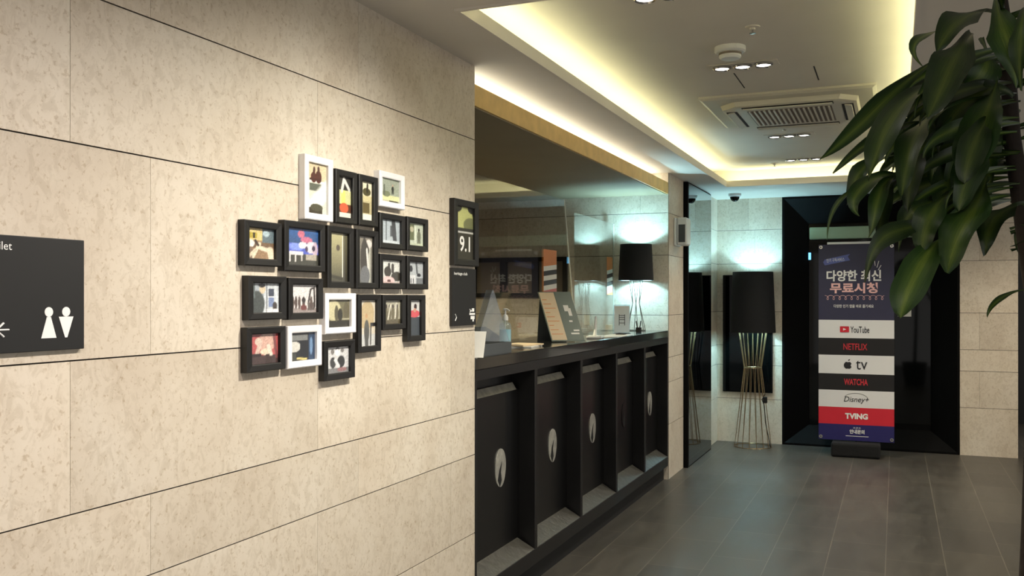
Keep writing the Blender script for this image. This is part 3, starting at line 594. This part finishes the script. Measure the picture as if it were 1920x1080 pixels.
for sx in (-1, 1):
    for z in (.165, 1.92): MB().lathe([(.006, -.009), (.016, -.009), (.016, -.004), (.006, -.004), (.006, -.009)], 16, (sx*(Wb-.02), 0, z), 'y').build('corner_clip', M['chrome'], t)

# ------------------------------------------------------------------ wall device on the pillar
t = thing('wall_device', 'small white box device mounted high on the pillar edge', 'wall device', (XW, 7.52, 1.99))
MB().box(.0, -.10, -.115, .02, .10, .115, .008).build('mounting_plate', M['plastic'], t)
MB().box(.02, -.075, -.11, .105, .075, .118, .014).build('device_case', M['plastic'], t)
MB().box(.035, -.0765, -.085, .09, -.0745, .06, .0005).build('device_screen', M['tray'], t)

# ------------------------------------------------------------------ ceiling fittings
def triple(x, y, label, power=66):
    t = thing('triple_spotlight', label, 'ceiling light', (x, y, ZI), group='triple recessed spotlights in the ceiling tray')
    mb = MB(); mb.box(-.17, -.05, -.004, .17, .05, -.0005, .001); mb.build('trim_plate', M['ceil'], t)
    for k in (-1, 0, 1):
        c = k*.1
        h = MB().lathe([(.034, -.0045), (.046, -.0045), (.046, -.012), (.040, -.018), (.034, -.012), (.034, -.0045)], 24, (c, 0, 0)).build('spot_ring', M['chrome'], t, True)
        MB().lathe([(.0005, -.0052), (.033, -.0052), (.033, -.0095), (.0005, -.013)], 20, (c, 0, 0)).build('spot_lens', M['lamp'], h, True)
    light('SPOT', 'spot_beam', (0, 0, -.03), power, (1, .93, .8), t, spot_size=math.radians(125), spot_blend=.8, shadow_soft_size=.08)
    return t
triple(-.78, 3.42, 'three lamp ceiling spotlight nearest the camera at the top edge')
triple(-.695, 4.61, 'three lamp ceiling spotlight beside the smoke detector')
triple(-.69, 6.71, 'three lamp ceiling spotlight just beyond the air conditioner')
triple(-.70, 7.90, 'three lamp ceiling spotlight farthest away near the tray end')
t = thing('smoke_detector', 'round white smoke detector on the tray ceiling', 'smoke detector', (-.70, 4.27, ZI))
MB().lathe([(.0005, 0), (.07, 0), (.07, -.02), (.062, -.026), (.05, -.026), (.05, -.046), (.042, -.054), (.0005, -.056)], 32).build('detector_body', M['plastic'], t, True)
MB().lathe([(.0505, -.028), (.0515, -.028), (.0515, -.038), (.0505, -.038), (.0505, -.028)], 32).build('detector_slot', M['acdark'], t, True)
def sprinkler(px, py, label, big=0):
    d = (ZI-1.45)*1720/(558.5-py); p = ray(px, py, d)
    t = thing('sprinkler_head', label, 'sprinkler', (p.x, p.y, ZI))
    MB().lathe([(.0005, 0), (.032, 0), (.03, -.004), (.012, -.006), (.012, -.014), (.0005, -.014)], 24).build('sprinkler_cover', M['ceil'], t, True)
    MB().lathe([(.004, -.014), (.004, -.026), (.014, -.027), (.014, -.029), (.0005, -.03)], 16).build('sprinkler_nozzle', M['chrome'], t, True)
sprinkler(1411, 50, 'small sprinkler head on tray ceiling above the smoke detector')
sprinkler(1470, 236, 'small sprinkler head just beyond the air conditioner')
sprinkler(1452, 306, 'tiny sprinkler head near the far end of the tray')
for (xa, ya, xb, yb, lab) in ((1376, 137, 1396, 165, 'left'), (1526, 124, 1535, 150, 'right')):
    pa = ray(xa, ya, 1.15*1720/(558.5-ya)); pb = ray(xb, yb, 1.15*1720/(558.5-yb))
    struct(MB().box(pa.x-.003, pa.y, ZI-.001, pa.x+.003, pb.y, ZI+.0, ).build('trim_3' if lab == 'left' else 'trim_4', M['hole']))
t = thing('ceiling_air_conditioner', 'square four-way cassette air conditioner set in the tray ceiling', 'air conditioner', (-.57, 5.74, ZI))
a = .475
mb = MB(); bm = mb.bm
def rq(z, a, ch=0):
    pts = [(-a, -a), (a, -a), (a, a), (-a, a)]
    if ch: pts = [(-a+ch, -a), (a-ch, -a), (a, -a+ch), (a, a-ch), (a-ch, a), (-a+ch, a), (-a, a-ch), (-a, -a+ch)]
    return [bm.verts.new((x, y, z)) for x, y in pts]
r = [rq(0, a), rq(-.012, a), rq(-.022, a-.02), rq(-.024, a-.09)]
for A_, B_ in zip(r, r[1:]):
    for i in range(4): bm.faces.new([A_[i], A_[(i+1) % 4], B_[(i+1) % 4], B_[i]])
bm.faces.new(r[0]); bm.faces.new(r[-1]); mb.build('outer_panel', M['ac'], t)
mb = MB(); bm = mb.bm; r = [rq(-.0245, .38, .09), rq(-.05, .37, .09), rq(-.056, .35, .09)]
for A_, B_ in zip(r, r[1:]):
    for i in range(8): bm.faces.new([A_[i], A_[(i+1) % 8], B_[(i+1) % 8], B_[i]])
bm.faces.new(r[0]); bm.faces.new(r[-1]); mb.build('centre_cover', M['ac'], t)
mb = MB(); mb.box(-.235, -.235, -.0575, .235, .235, -.0565)
mb.build('grille_recess', M['acdark'], t)
mb = MB()
for i in range(17): x = -.22+.0275*i; mb.box(x-.005, -.235, -.064, x+.005, .235, -.0576)
mb.build('grille_slats', M['ac'], t)
for i in range(4):
    R = Matrix.Rotation(i*PI/2, 4, 'Z')
    MB().box(-.25, -.352, -.0585, .25, -.29, -.0562, .0, R).build('air_outlet', M['hole'], t)
    MB().box(-.245, -.345, -.066, .245, -.305, -.0586, .002, R @ Matrix.Translation((0, -.33, -.06)) @ Matrix.Rotation(.15, 4, 'X') @ Matrix.Translation((0, .33, .06))).build('louvre', M['ac'], t)
t = thing('dome_camera', 'small white dome camera with black eye on ceiling corner', 'camera', (-1.42, 8.93, ZC))
MB().lathe([(.0005, 0), (.06, 0), (.06, -.02), (.052, -.03), (.0005, -.03)], 28).build('camera_base', M['plastic'], t, True)
MB().lathe([(.045, -.03), (.042, -.048), (.03, -.066), (.014, -.075), (.0005, -.077)], 28).build('camera_dome', M['glassblack'], t, True)
# downlights above the long stone wall
for i, (x, y, p, tl, cl, lab) in enumerate(((-.42, .45, 4.7, 27, (1,.87,.84), 'nearest the room entrance'), (-.42, 1.40, 4.8, 27, (1,.89,.82), 'in the middle of the row'), (-.50, 2.45, 12.0, 29, (1,.94,.83), 'closest to the light tray'))):
    t = thing('downlight', 'round white ceiling downlight by the stone wall, '+lab, 'ceiling light', (x, y, ZC), group='downlights by the stone wall')
    MB().lathe([(.05, 0), (.075, 0), (.075, -.006), (.05, -.010), (.05, 0)], 28).build('downlight_ring', M['plastic'], t, True)
    MB().lathe([(.0005, -.001), (.049, -.001), (.049, -.004), (.0005, -.004)], 24).build('downlight_lens', M['lamp'], t, True)
    light('SPOT', 'downlight_beam', (0, 0, -.02), p*12, cl, t, (0, math.radians(tl), 0), spot_size=math.radians(118), spot_blend=.9, shadow_soft_size=.055)

for x, y, p, ang, lab in ((1.15, 8.0, 100, 10, 'lighting the right stone pillar'), (1.3, 4.6, 60, 0, 'over the lobby floor beyond the potted plant'), (.35, .75, 16, 14, 'over the walkway on the near side of the potted plant')):  # downlights added out of view to brighten pillar, lobby and plant
    t = thing('downlight', 'added unseen ceiling downlight '+lab, 'ceiling light', (x, y, ZC))
    MB().lathe([(.05, 0), (.075, 0), (.075, -.006), (.05, -.010), (.05, 0)], 28).build('downlight_ring', M['plastic'], t, True)
    MB().lathe([(.0005, -.001), (.049, -.001), (.049, -.004), (.0005, -.004)], 24).build('downlight_lens', M['lamp'], t, True)
    light('SPOT', 'downlight_beam', (0, 0, -.02), p, (1, .87, .68), t, (math.radians(ang), 0, 0), spot_size=math.radians(130), spot_blend=.9, shadow_soft_size=.055)
t = thing('downlight', 'added unseen ceiling downlight over the desks behind the reception counter', 'ceiling light', (-3.05, 5.3, ZR))  # lamp added out of view to brighten the reception
MB().lathe([(.05, 0), (.075, 0), (.075, -.006), (.05, -.010), (.05, 0)], 28).build('downlight_ring', M['plastic'], t, True)
MB().lathe([(.0005, -.001), (.049, -.001), (.049, -.004), (.0005, -.004)], 24).build('downlight_lens', M['lamp'], t, True)
light('SPOT', 'downlight_beam', (0, 0, -.02), 200, (1, .86, .55), t, spot_size=math.radians(155), spot_blend=.7, shadow_soft_size=.055)

# ------------------------------------------------------------------ things in the reception
t = thing('framed_display', 'wide black frame with three grey glass panes on reception end wall', 'picture frame', (-2.89, 7.23, 0))
xs = [ray(p, 520, 1).x/ray(p, 520, 1).y*7.2+2.89 for p in (886, 1062)]
z0, z1 = 1.455, 1.79
mb = MB(); xa, xb = xs; wth = xb-xa
divs = [xa, xa+.03]; 
mb.box(xa, -.03, z0, xb, -.001, z0+.035); mb.box(xa, -.03, z1-.035, xb, -.001, z1)
for f0, f1 in ((0, .04), (.30, .375), (.64, .71), (.96, 1)): mb.box(xa+wth*f0, -.03, z0+.035, xa+wth*f1, -.001, z1-.035)
mb.build('frame_border', M['fblack'], t)
for f0, f1 in ((.04, .30), (.375, .64), (.71, .96)): MB().box(xa+wth*f0, -.012, z0+.035, xa+wth*f1, -.002, z1-.035).build('grey_pane', M['acdark'], t)
def chair(x, y, rot, label):
    t = thing('office_chair', label, 'chair', (x, y, 0), (0, 0, rot), group='office chairs behind the counter')
    MB().box(-.24, -.24, .56, .24, .22, .64, .03).build('seat', M['soft'], t)
    mb = MB(); n = 9; bm = mb.bm; prof = []
    for j in range(9):
        v = j/8; hw = .23*math.sqrt(max(.04, 1-(max(0, v-.45)/.56)**2)); z = .70+v*.56
        prof.append([bm.verts.new((hw*(2*i/n-1), .24+.05*v-.05*(2*i/n-1)**2, z)) for i in range(n+1)]+[bm.verts.new((hw*(2*i/n-1), .29+.05*v-.05*(2*i/n-1)**2, z)) for i in range(n, -1, -1)])
    for A_, B_ in zip(prof, prof[1:]):
        m_ = len(A_)
        for i in range(m_): bm.faces.new([A_[i], A_[(i+1) % m_], B_[(i+1) % m_], B_[i]])
    bm.faces.new(prof[0]); bm.faces.new(prof[-1]); mb.build('backrest', M['soft'], t, True)
    MB().tube([(0, .0, .56), (0, .22, .54), (0, .29, .62), (0, .29, .8)], .018, 8).build('back_bar', M['portal'], t, True)
    MB().tube([(0, 0, .08), (0, 0, .56)], .025, 12).build('gas_stem', M['chrome'], t, True)
    for k in range(5):
        a = 2*PI*k/5; l = MB().tube([(0, 0, .10), (.27*math.cos(a), .27*math.sin(a), .07)], .018, 8).build('leg', M['portal'], t, True)
        MB().lathe([(.0005, -.012), (.03, -.012), (.03, .012), (.0005, .012)], 16, (.27*math.cos(a), .27*math.sin(a), .03), 'x').build('caster', M['hole'], l, True)
    return t
chair(-2.52, 4.75, PI*.9, 'black office chair behind the hand gel bottle')
chair(-2.62, 5.75, PI*1.1, 'black office chair behind the menu stand')

ZT = 1.19
t = thing('desk_tray', 'low dark grey tray on the near end of the counter', 'tray', (-1.80, 3.94, ZT))
mb = MB(); mb.box(-.12, -.25, 0, .10, .12, .006); mb.box(-.12, -.25, .006, -.112, .12, .05); mb.box(.092, -.25, .006, .10, .12, .05); mb.box(-.112, -.25, .006, .092, -.242, .05); mb.box(-.112, .112, .006, .092, .12, .05); mb.build('tray_body', M['tray'], t)
MB().box(-.08, -.05, .006, .02, .08, .03, .004).build('paper_stack', M['paper'], t)
t = thing('sanitizer_bottle', 'clear pump bottle of pale blue hand gel on the counter', 'bottle', (-1.92, 4.50, ZT))
MB().lathe([(.0005, 0), (.031, 0), (.033, .006), (.033, .105), (.028, .122), (.013, .134), (.013, .146), (.0005, .146)], 28).build('bottle_body', M['bottle'], t, True)
MB().lathe([(.0005, .003), (.030, .003), (.0305, .092), (.0005, .092)], 28).build('gel', M['gel'], t, True)
mb = MB().lathe([(.0005, .140), (.016, .140), (.016, .158), (.010, .170), (.005, .172), (.005, .192), (.012, .194), (.012, .204), (.0005, .205)], 20); mb.tube([(0, 0, .199), (.02, -.015, .199), (.034, -.026, .192)], .004, 8); mb.tube([(0, 0, .02), (0, 0, .14)], .002, 6); mb.build('pump', M['plastic'], t, True)
t = thing('acrylic_stand', 'hazy clear wedge-shaped acrylic sign holder beside the hand gel', 'sign holder', (-1.87, 4.22, ZT), (0, 0, .9))
MB().poly([(-.10, 0, 0), (-.0, 0, .30), (.006, 0, .30), (.11, 0, 0)], (0, .006, 0)).build('side_sheet', M['frost'], t)
MB().poly([(-.10, 0.006, 0), (-.10, .07, 0), (0, .07, .30), (0, 0.006, .30)], (.004, 0, 0)).build('front_sheet', M['frost'], t)
t = thing('paper_sheet', 'loose white sheet leaning at the near end of the counter', 'paper', (-1.70, 3.62, ZT), (0, 0, .1))
MB().box(-.05, -.001, 0, .05, .001, .12, 0, Matrix.Rotation(-.35, 4, 'X')).build('sheet', M['paper'], t)
# papers
for i, (x, y, dz, rz, mm, lab) in enumerate(((-1.83, 4.52, 0, .1, 'paper', 'white booklet lying flat, bottom of the small pile on the counter'), (-1.84, 4.52, .008, -.12, 'cream', 'cream booklet on top of the small pile on the counter'))):
    tag(MB().box(-.08, -.11, 0, .08, .11, .0075, .001).build('booklet', M[mm]), lab, 'booklet').location = (x, y, ZT+dz)
    bpy.data.objects[-1] if False else None
for o in [o for o in C.objects if o.name.startswith('booklet')]: o.rotation_euler.z = .1 if 'bottom' in o['label'] else -.15
# slanted menu stand
t = thing('menu_stand', 'slanted two-page menu stand with cream and green pages on the counter', 'menu stand', (-1.77, 5.10, ZT))
def slant(dx0, dx1, mname, m, off=0):
    # board leans back (away from the lobby entrance), facing the viewer side
    Rr = Matrix.Translation((0, 0, 0)) @ Matrix.Rotation(math.radians(-22), 4, 'Y')
    return MB()
nrm = Vector((.55, -.83, 0)).normalized(); al = Vector((.83, .55, 0)).normalized()
def board(u0, u1, v0, v1, d0, d1, name, m, par=None):
    up = (Vector((0, 0, 1))*math.cos(.42)-nrm*math.sin(.42)); n_ = (nrm*math.cos(.42)+Vector((0, 0, 1))*math.sin(.42))
    up = up - al*.18; up.normalize()
    P = lambda u, v, d: al*u+up*v+n_*d
    mb = MB(); mb.poly([P(u0, v0, d0), P(u1, v0, d0), P(u1, v1, d0), P(u0, v1, d0)], n_*(d1-d0)); return mb.build(name, m, par or t), P
b1, P = board(-.10, .10, .006, .33, -.004, 0, 'stand_board', M['sage'])
pg, _ = board(-.095, -.005, .014, .325, .0002, .0012, 'menu_page', M['cream']); pg2, _ = board(0, .095, .014, .325, .0002, .0012, 'menu_page', M['sage'])
for i in range(9):
    board(-.088, -.02-.02*(i % 3), .05+i*.028, .054+i*.028, .0013, .0018, 'menu_line', M['orange'], pg)
for (a_, b_, c2, d2) in ((.03,.06,.20,.24),(.05,.07,.17,.22),(.03,.08,.05,.06),(.05,.085,.07,.08),(.04,.06,.13,.14)):
    board(a_, b_, c2, d2, .0013, .0018, 'menu_mark', M['paper'], pg2)
mb = MB(); q0, q1 = P(-.09, .31, -.004), P(.09, .31, -.004); bk = -nrm*.12
mb.poly([q0, q1, Vector((q1.x, q1.y, 0))+bk*.6, Vector((q0.x, q0.y, 0))+bk*.6], (0, -.003, 0)); mb.build('stand_leg', M['tray'], t)
# acrylic screens
def screen(y0, y1, x, h, rot, label, lean=0, sl=0):
    t = thing('acrylic_screen', label, 'screen', (x, (y0+y1)/2, ZT), (0, lean, rot))
    L_ = (y1-y0)/2
    MB().poly([(-.0025, -L_, 0), (-.0025, L_, 0), (-.0025, L_-sl, h), (-.0025, -L_, h)], (.005, 0, 0)).build('clear_sheet', M['acrylic'], t)
    MB().poly([(-.003, L_, 0), (-.003, L_+.012, 0), (-.003, L_-sl+.012, h), (-.003, L_-sl, h)], (.006, 0, 0)).build('polished_edge', M['edge'], t)
    for s_ in (-.7, .7): MB().box(-.05, L_*s_-.04, 0, .05, L_*s_+.04, .006, .001).build('screen_foot', M['acrylic'], t)
    return t
def mirrored_poster(t, y, z0, a=.07):  # poster reflections in the acrylic, put on it as printed strips
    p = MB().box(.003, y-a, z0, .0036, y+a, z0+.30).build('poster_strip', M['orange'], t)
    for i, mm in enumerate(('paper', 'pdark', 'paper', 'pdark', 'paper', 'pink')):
        z = z0+.19-i*.031; MB().poly([(.0037, y-a, z-.031), (.0037, y+a, z-.012), (.0037, y+a, z+.018 if z+.018 < z0+.22 else z), (.0037, y-a, z)], (.0003, 0, 0)).build('reflection_stripe', M[mm], p)
s1 = screen(3.75, 6.08, -2.06, .92, 0, 'large clear acrylic screen standing on the near half of the counter', 0, .25); mirrored_poster(s1, 5.56-4.915, .27, .12)
s2 = screen(6.14, 7.18, -2.10, .86, math.radians(1.2), 'smaller clear acrylic screen on the far half of the counter behind the table lamp'); mirrored_poster(s2, .40, .285, .085)
# card holders, tablet and pen pot near the lamp
t = thing('sign_holder', 'upright clear sign holder with a printed card beside the table lamp', 'sign holder', (-1.835, 6.46, ZT), (0, 0, .45))
MB().box(-.06, -.002, .004, .06, .002, .21).build('holder_sheet', M['frost'], t); MB().box(-.055, -.0028, .01, .055, -.0021, .20).build('printed_card', M['card'], t)
MB().box(-.06, -.03, 0, .06, .03, .004).build('holder_foot', M['frost'], t)
mb = MB()
for z in (.10, .115, .13, .075): mb.box(-.02, -.0034, z, .02, -.0029, z+.004)
mb.box(-.022, -.0034, .06, -.018, -.0029, .14); mb.box(.018, -.0034, .06, .022, -.0029, .14); mb.build('card_print', M['blackink'], t)
t = thing('desk_phone', 'white desk handset stand with upright arm on the counter', 'phone', (-1.775, 5.62, ZT), (0, 0, .2))
MB().box(-.05, -.06, 0, .05, .10, .018, .006).build('phone_base', M['plastic'], t); MB().tube([(0, .0, .012), (0, .03, .05), (0, .06, .14)], [.014, .009, .006], 10).build('upright_arm', M['plastic'], t, True)
t = thing('clipboard', 'flat white clipboard lying on the counter before the table lamp', 'clipboard', (-1.75, 5.98, ZT), (0, 0, .04))
MB().box(-.075, -.22, 0, .075, .24, .006, .002).build('board', M['plastic'], t); MB().box(-.03, .15, .006, .03, .24, .014, .003).build('clip', M['hole'], t)
t = thing('pen_holder', 'small black pen holder at the foot of the table lamp', 'pen holder', (-1.80, 6.80, ZT))
MB().lathe([(.0005, 0), (.022, 0), (.022, .035), (.018, .035), (.018, .004), (.0005, .004)], 16).build('holder_cup', M['hole'], t, True)
for dx, dy in ((-.02, .0), (.012, .018), (.02, -.01)): MB().tube([(dx*.3, dy*.3, .004), (dx, dy, .085)], .004, 6).build('pen', M['hole'], t)
for (px, py, w_, h_, lab) in ((1016, 607, .06, .09, 'small cream note on the end wall behind the menu stand'), (1100, 600, .05, .085, 'small cream plate for a reflected note right of the menu stand'), (1141, 617, .06, .07, 'small grey note low on end wall left of the lamp')):  # second plate draws a reflected note as a solid piece
    d = 7.22/(CT+(px-960)/1720*ST); p = ray(px, py, d)
    o = tag(MB().box(-w_/2, -.008, -h_/2, w_/2, 0, h_/2, .002).build('wall_plate', M['cream']), lab, 'wall plate'); o.location = (p.x, 7.229, p.z)

# ------------------------------------------------------------------ potted dracaena on the right
TRX = ray(1921, 300, 2.25)
pl = thing('potted_dracaena', 'tall potted corn plant with drooping glossy green leaves at right', 'plant', (TRX.x, TRX.y, 0))
PT = Vector((TRX.x, TRX.y, 0))
MB().lathe([(.0005, 0), (.15, 0), (.19, .36), (.20, .38), (.185, .38), (.17, .33), (.0005, .33)], 36).build('pot', M['pot'], pl, True)
MB().lathe([(.0005, .331), (.168, .331), (.168, .345), (.0005, .35)], 24).build('soil', M['soil'], pl, True)
cane = [(0, 0, .33), (.02, .01, .9), (.03, .0, 1.4), (-.0, -.01, 1.62), (-.028, 0, 1.85), (-.04, .0, 2.10), (-.05, 0, 2.22)]
MB().tube(cane, [.03, .026, .024, .022, .02, .016, .01], 12).build('cane', M['bark'], pl, True)
lv = bmesh.new(); LA = lv.verts.layers.float_vector.new('across')
def blade(P0, P1, P2, P3, wd, face=None, tipx=1.6, curl=.25, wav=.10, seg=16):
    """one leaf along a cubic through four points, wd = full width in metres"""
    ph = random.random()*6; var = random.random()*20; rows = []
    for i in range(seg+1):
        s_ = i/seg; a = (1-s_)
        p = P0*a**3+P1*3*a*a*s_+P2*3*a*s_*s_+P3*s_**3
        d = ((P1-P0)*a*a+(P2-P1)*2*a*s_+(P3-P2)*s_*s_).normalized()
        side = d.cross(face if face is not None else Vector((0, 0, 1)))
        if side.length < .05: side = Vector((CT, ST, 0))
        side.normalize(); up = side.cross(d).normalized()
        prof = (.10+.90*min(1, s_/.45)**1.3) if s_ < .45 else max(0, 1-((s_-.45)/.55)**tipx)**(1.15 if tipx < 2 else .8)
        hw = wd/2*prof+.0004; row = []
        for k in range(-3, 4):
            q = k/3; wv = wav*wd*math.sin(ph+s_*13+q)*abs(q)**2
            v = lv.verts.new(p+side*hw*q+up*(curl*hw*abs(q)**1.4+wv)-PT); v[LA] = (q, s_*3, var); row.append(v)
        rows.append(row)
    for A_, B_ in zip(rows, rows[1:]):
        for k in range(6): lv.faces.new([A_[k], A_[k+1], B_[k+1], B_[k]])
toCam = Vector((0, 0, 1.45))
def lf(pts, wpx, dep=(2.2, 2.1, 2.05, 2.05), **k):
    P = [ray(x, y, d) for (x, y), d in zip(pts, dep)]
    # points 1 and 2 are given ON the leaf; lift them to bezier handles
    A_, B_, C_, D_ = P; h1 = (-5*A_+18*B_-9*C_+2*D_)/6; h2 = (2*A_-9*B_+18*C_-5*D_)/6
    mid = (B_+C_)/2; face = (toCam-mid).normalized(); face = (face+Vector((random.uniform(-.6, .6), random.uniform(-.2, .2), random.uniform(-.2, .8)))).normalized()
    blade(A_, h1, h2, D_, wpx*dep[1]/1720, face, **k)
# leaves that read individually in the view
lf([(1862,25),(1815,30),(1778,62),(1757,98)], 62, (2.2,2.1,2.05,2.04))
lf([(1822,62),(1798,95),(1772,150),(1738,222)], 74, (2.15,2.0,1.95,1.93), tipx=2.6)
lf([(1790,60),(1752,60),(1716,82),(1730,125)], 26, (2.2,2.1,2.05,2.05))
lf([(1790,150),(1700,190),(1650,270),(1628,338)], 64, (2.2,2.0,1.92,1.9))
lf([(1760,110),(1680,170),(1600,245),(1535,301)], 40, (2.25,2.2,2.15,2.1))
lf([(1770,200),(1722,245),(1700,310),(1690,372)], 56, (2.2,2.0,1.93,1.9))
lf([(1760,235),(1680,240),(1605,285),(1562,326)], 22, (2.25,2.2,2.1,2.1))
lf([(1700,290),(1625,310),(1600,350),(1588,385)], 34, (2.2,2.1,2.1,2.1))
lf([(1700,330),(1640,335),(1603,370),(1612,405)], 36, (2.2,2.05,2.0,2.0))
lf([(1700,320),(1655,350),(1640,400),(1628,446)], 32, (2.2,2.05,2.0,2.0))
lf([(1690,340),(1660,365),(1650,420),(1655,452)], 36, (2.2,2.15,2.1,2.1))
lf([(1640,350),(1590,362),(1560,400),(1551,450)], 10, (2.2,2.1,2.1,2.1))
lf([(1765,405),(1700,428),(1650,452),(1622,530)], 42, (2.15,2.0,1.95,1.94), curl=.15)
lf([(1765,445),(1738,480),(1706,540),(1688,597)], 66, (2.1,1.98,1.93,1.92), tipx=2.6)
lf([(1850,330),(1830,385),(1800,440),(1776,512)], 82, (2.15,2.0,1.95,1.94), tipx=2.6)
lf([(1790,360),(1757,385),(1735,430),(1730,472)], 52, (2.15,2.02,2.0,2.0), tipx=2.6)
lf([(1770,360),(1725,390),(1700,410),(1684,472)], 44, (2.2,2.1,2.1,2.1))
lf([(1921,384),(1880,398),(1856,430),(1848,478)], 62, (2.1,2.05,2.0,2.0))
lf([(1925,543),(1890,552),(1862,572),(1851,597)], 13, (2.1,2.05,2.0,2.0), wav=.02)
lf([(1868,0),(1880,50),(1896,100),(1905,165)], 66, (2.15,2.05,2.02,2.02))
lf([(1870,150),(1850,210),(1830,270),(1808,345)], 80, (2.15,2.05,2.0,2.0), tipx=2.6)
lf([(1900,180),(1850,170),(1790,215),(1760,290)], 60, (2.2,2.15,2.1,2.1))
lf([(1840,70),(1850,120),(1830,150),(1800,175)], 60, (2.3,2.2,2.2,2.2))
lf([(1925,10),(1915,50),(1912,110),(1914,170)], 40, (2.1,2.0,2.0,2.0))
lf([(1880,20),(1868,-30),(1850,-60),(1830,-80)], 50, (2.1,2.0,2.0,2.0))
lf([(1925,400),(1912,430),(1908,455),(1914,480)], 14, (2.3,2.3,2.3,2.3))
# filler leaves: long stalk-like bases sweeping left and down from the cane, blades drooping at their ends
for i in range(58):
    y0 = 95+i*4.9+random.uniform(-8, 8); d0 = 2.25+random.uniform(-.08, .15)
    x1 = random.uniform(1740, 1850); sp = random.uniform(.45, 1)
    tx_ = 1890-(1890-1650)*sp+random.uniform(-20, 15); ty = min(452, y0+random.uniform(60, 150)*(.5+.7*sp))
    if tx_ < 1700: ty = min(ty, 430); ty = max(ty, 185+(1700-tx_)*.9)
    if tx_ > 1770: ty = min(ty, 395)
    A_ = (1908+random.uniform(-6, 6), y0); D_ = (tx_, ty)
    B_ = (A_[0]+(D_[0]-A_[0])*.42, y0+(ty-y0)*.12); C_ = (A_[0]+(D_[0]-A_[0])*.82, y0+(ty-y0)*.45)
    dd = random.uniform(-.28, .30)
    lf([A_, B_, C_, D_], random.uniform(17, 38), (d0, d0+dd*.5, d0+dd*.9, d0+dd))
for i in range(20):
    bx = random.uniform(1690, 1860); by = random.uniform(225, 330); ln = random.uniform(85, 135); sw = random.uniform(-30, 5); d0 = random.uniform(1.98, 2.4)
    lf([(bx+30, by-25), (bx+8, by+5), (bx+sw*.6, by+ln*.55), (bx+sw, min(by+ln, 468))], random.uniform(36, 56), (d0+.05, d0, d0-.03, d0-.04), tipx=random.choice((1.6, 2.4)))
for i in range(22):      # leaves reaching right and away, out of the picture
    a = random.uniform(-.9, .5); z = random.uniform(1.55, 2.15); L_ = random.uniform(.35, .5)
    b0 = PT+Vector((-.03, 0, z)); dr = Vector((math.cos(a), math.sin(a), 0))
    blade(b0, b0+dr*L_*.4+Vector((0, 0, .05)), b0+dr*L_*.9+Vector((0, 0, -.05)), b0+dr*L_+Vector((0, 0, -.3)), .06)
for v in lv.verts:                       # keep every tip under the ceiling
    v.co.z = min(v.co.z, ZC-.03)
me = bpy.data.meshes.new('foliage'); lv.to_mesh(me); lv.free(); me.materials.append(M['leaf'])
for p in me.polygons: p.use_smooth = True
o = bpy.data.objects.new('foliage', me); C.objects.link(o); o.parent = pl

# ------------------------------------------------------------------ passage beyond the far right pillar
t = thing('passage_glow', 'small warm glowing shape added in the dark passage behind the right pillar', 'lamp', (1.42, 11.99, 2.03))
MB().box(-.04, -.03, -.1, .04, 0, .1, .004).build('glow_back', M['portal'], t)
MB().lathe([(.0005, -.11), (.09, -.11), (.09, .11), (.0005, .11)], 24, (0, -.12, 0)).build('glow_shape', M['warm'], t, True)  # glowing shape added for a yellow-lit patch in the passage
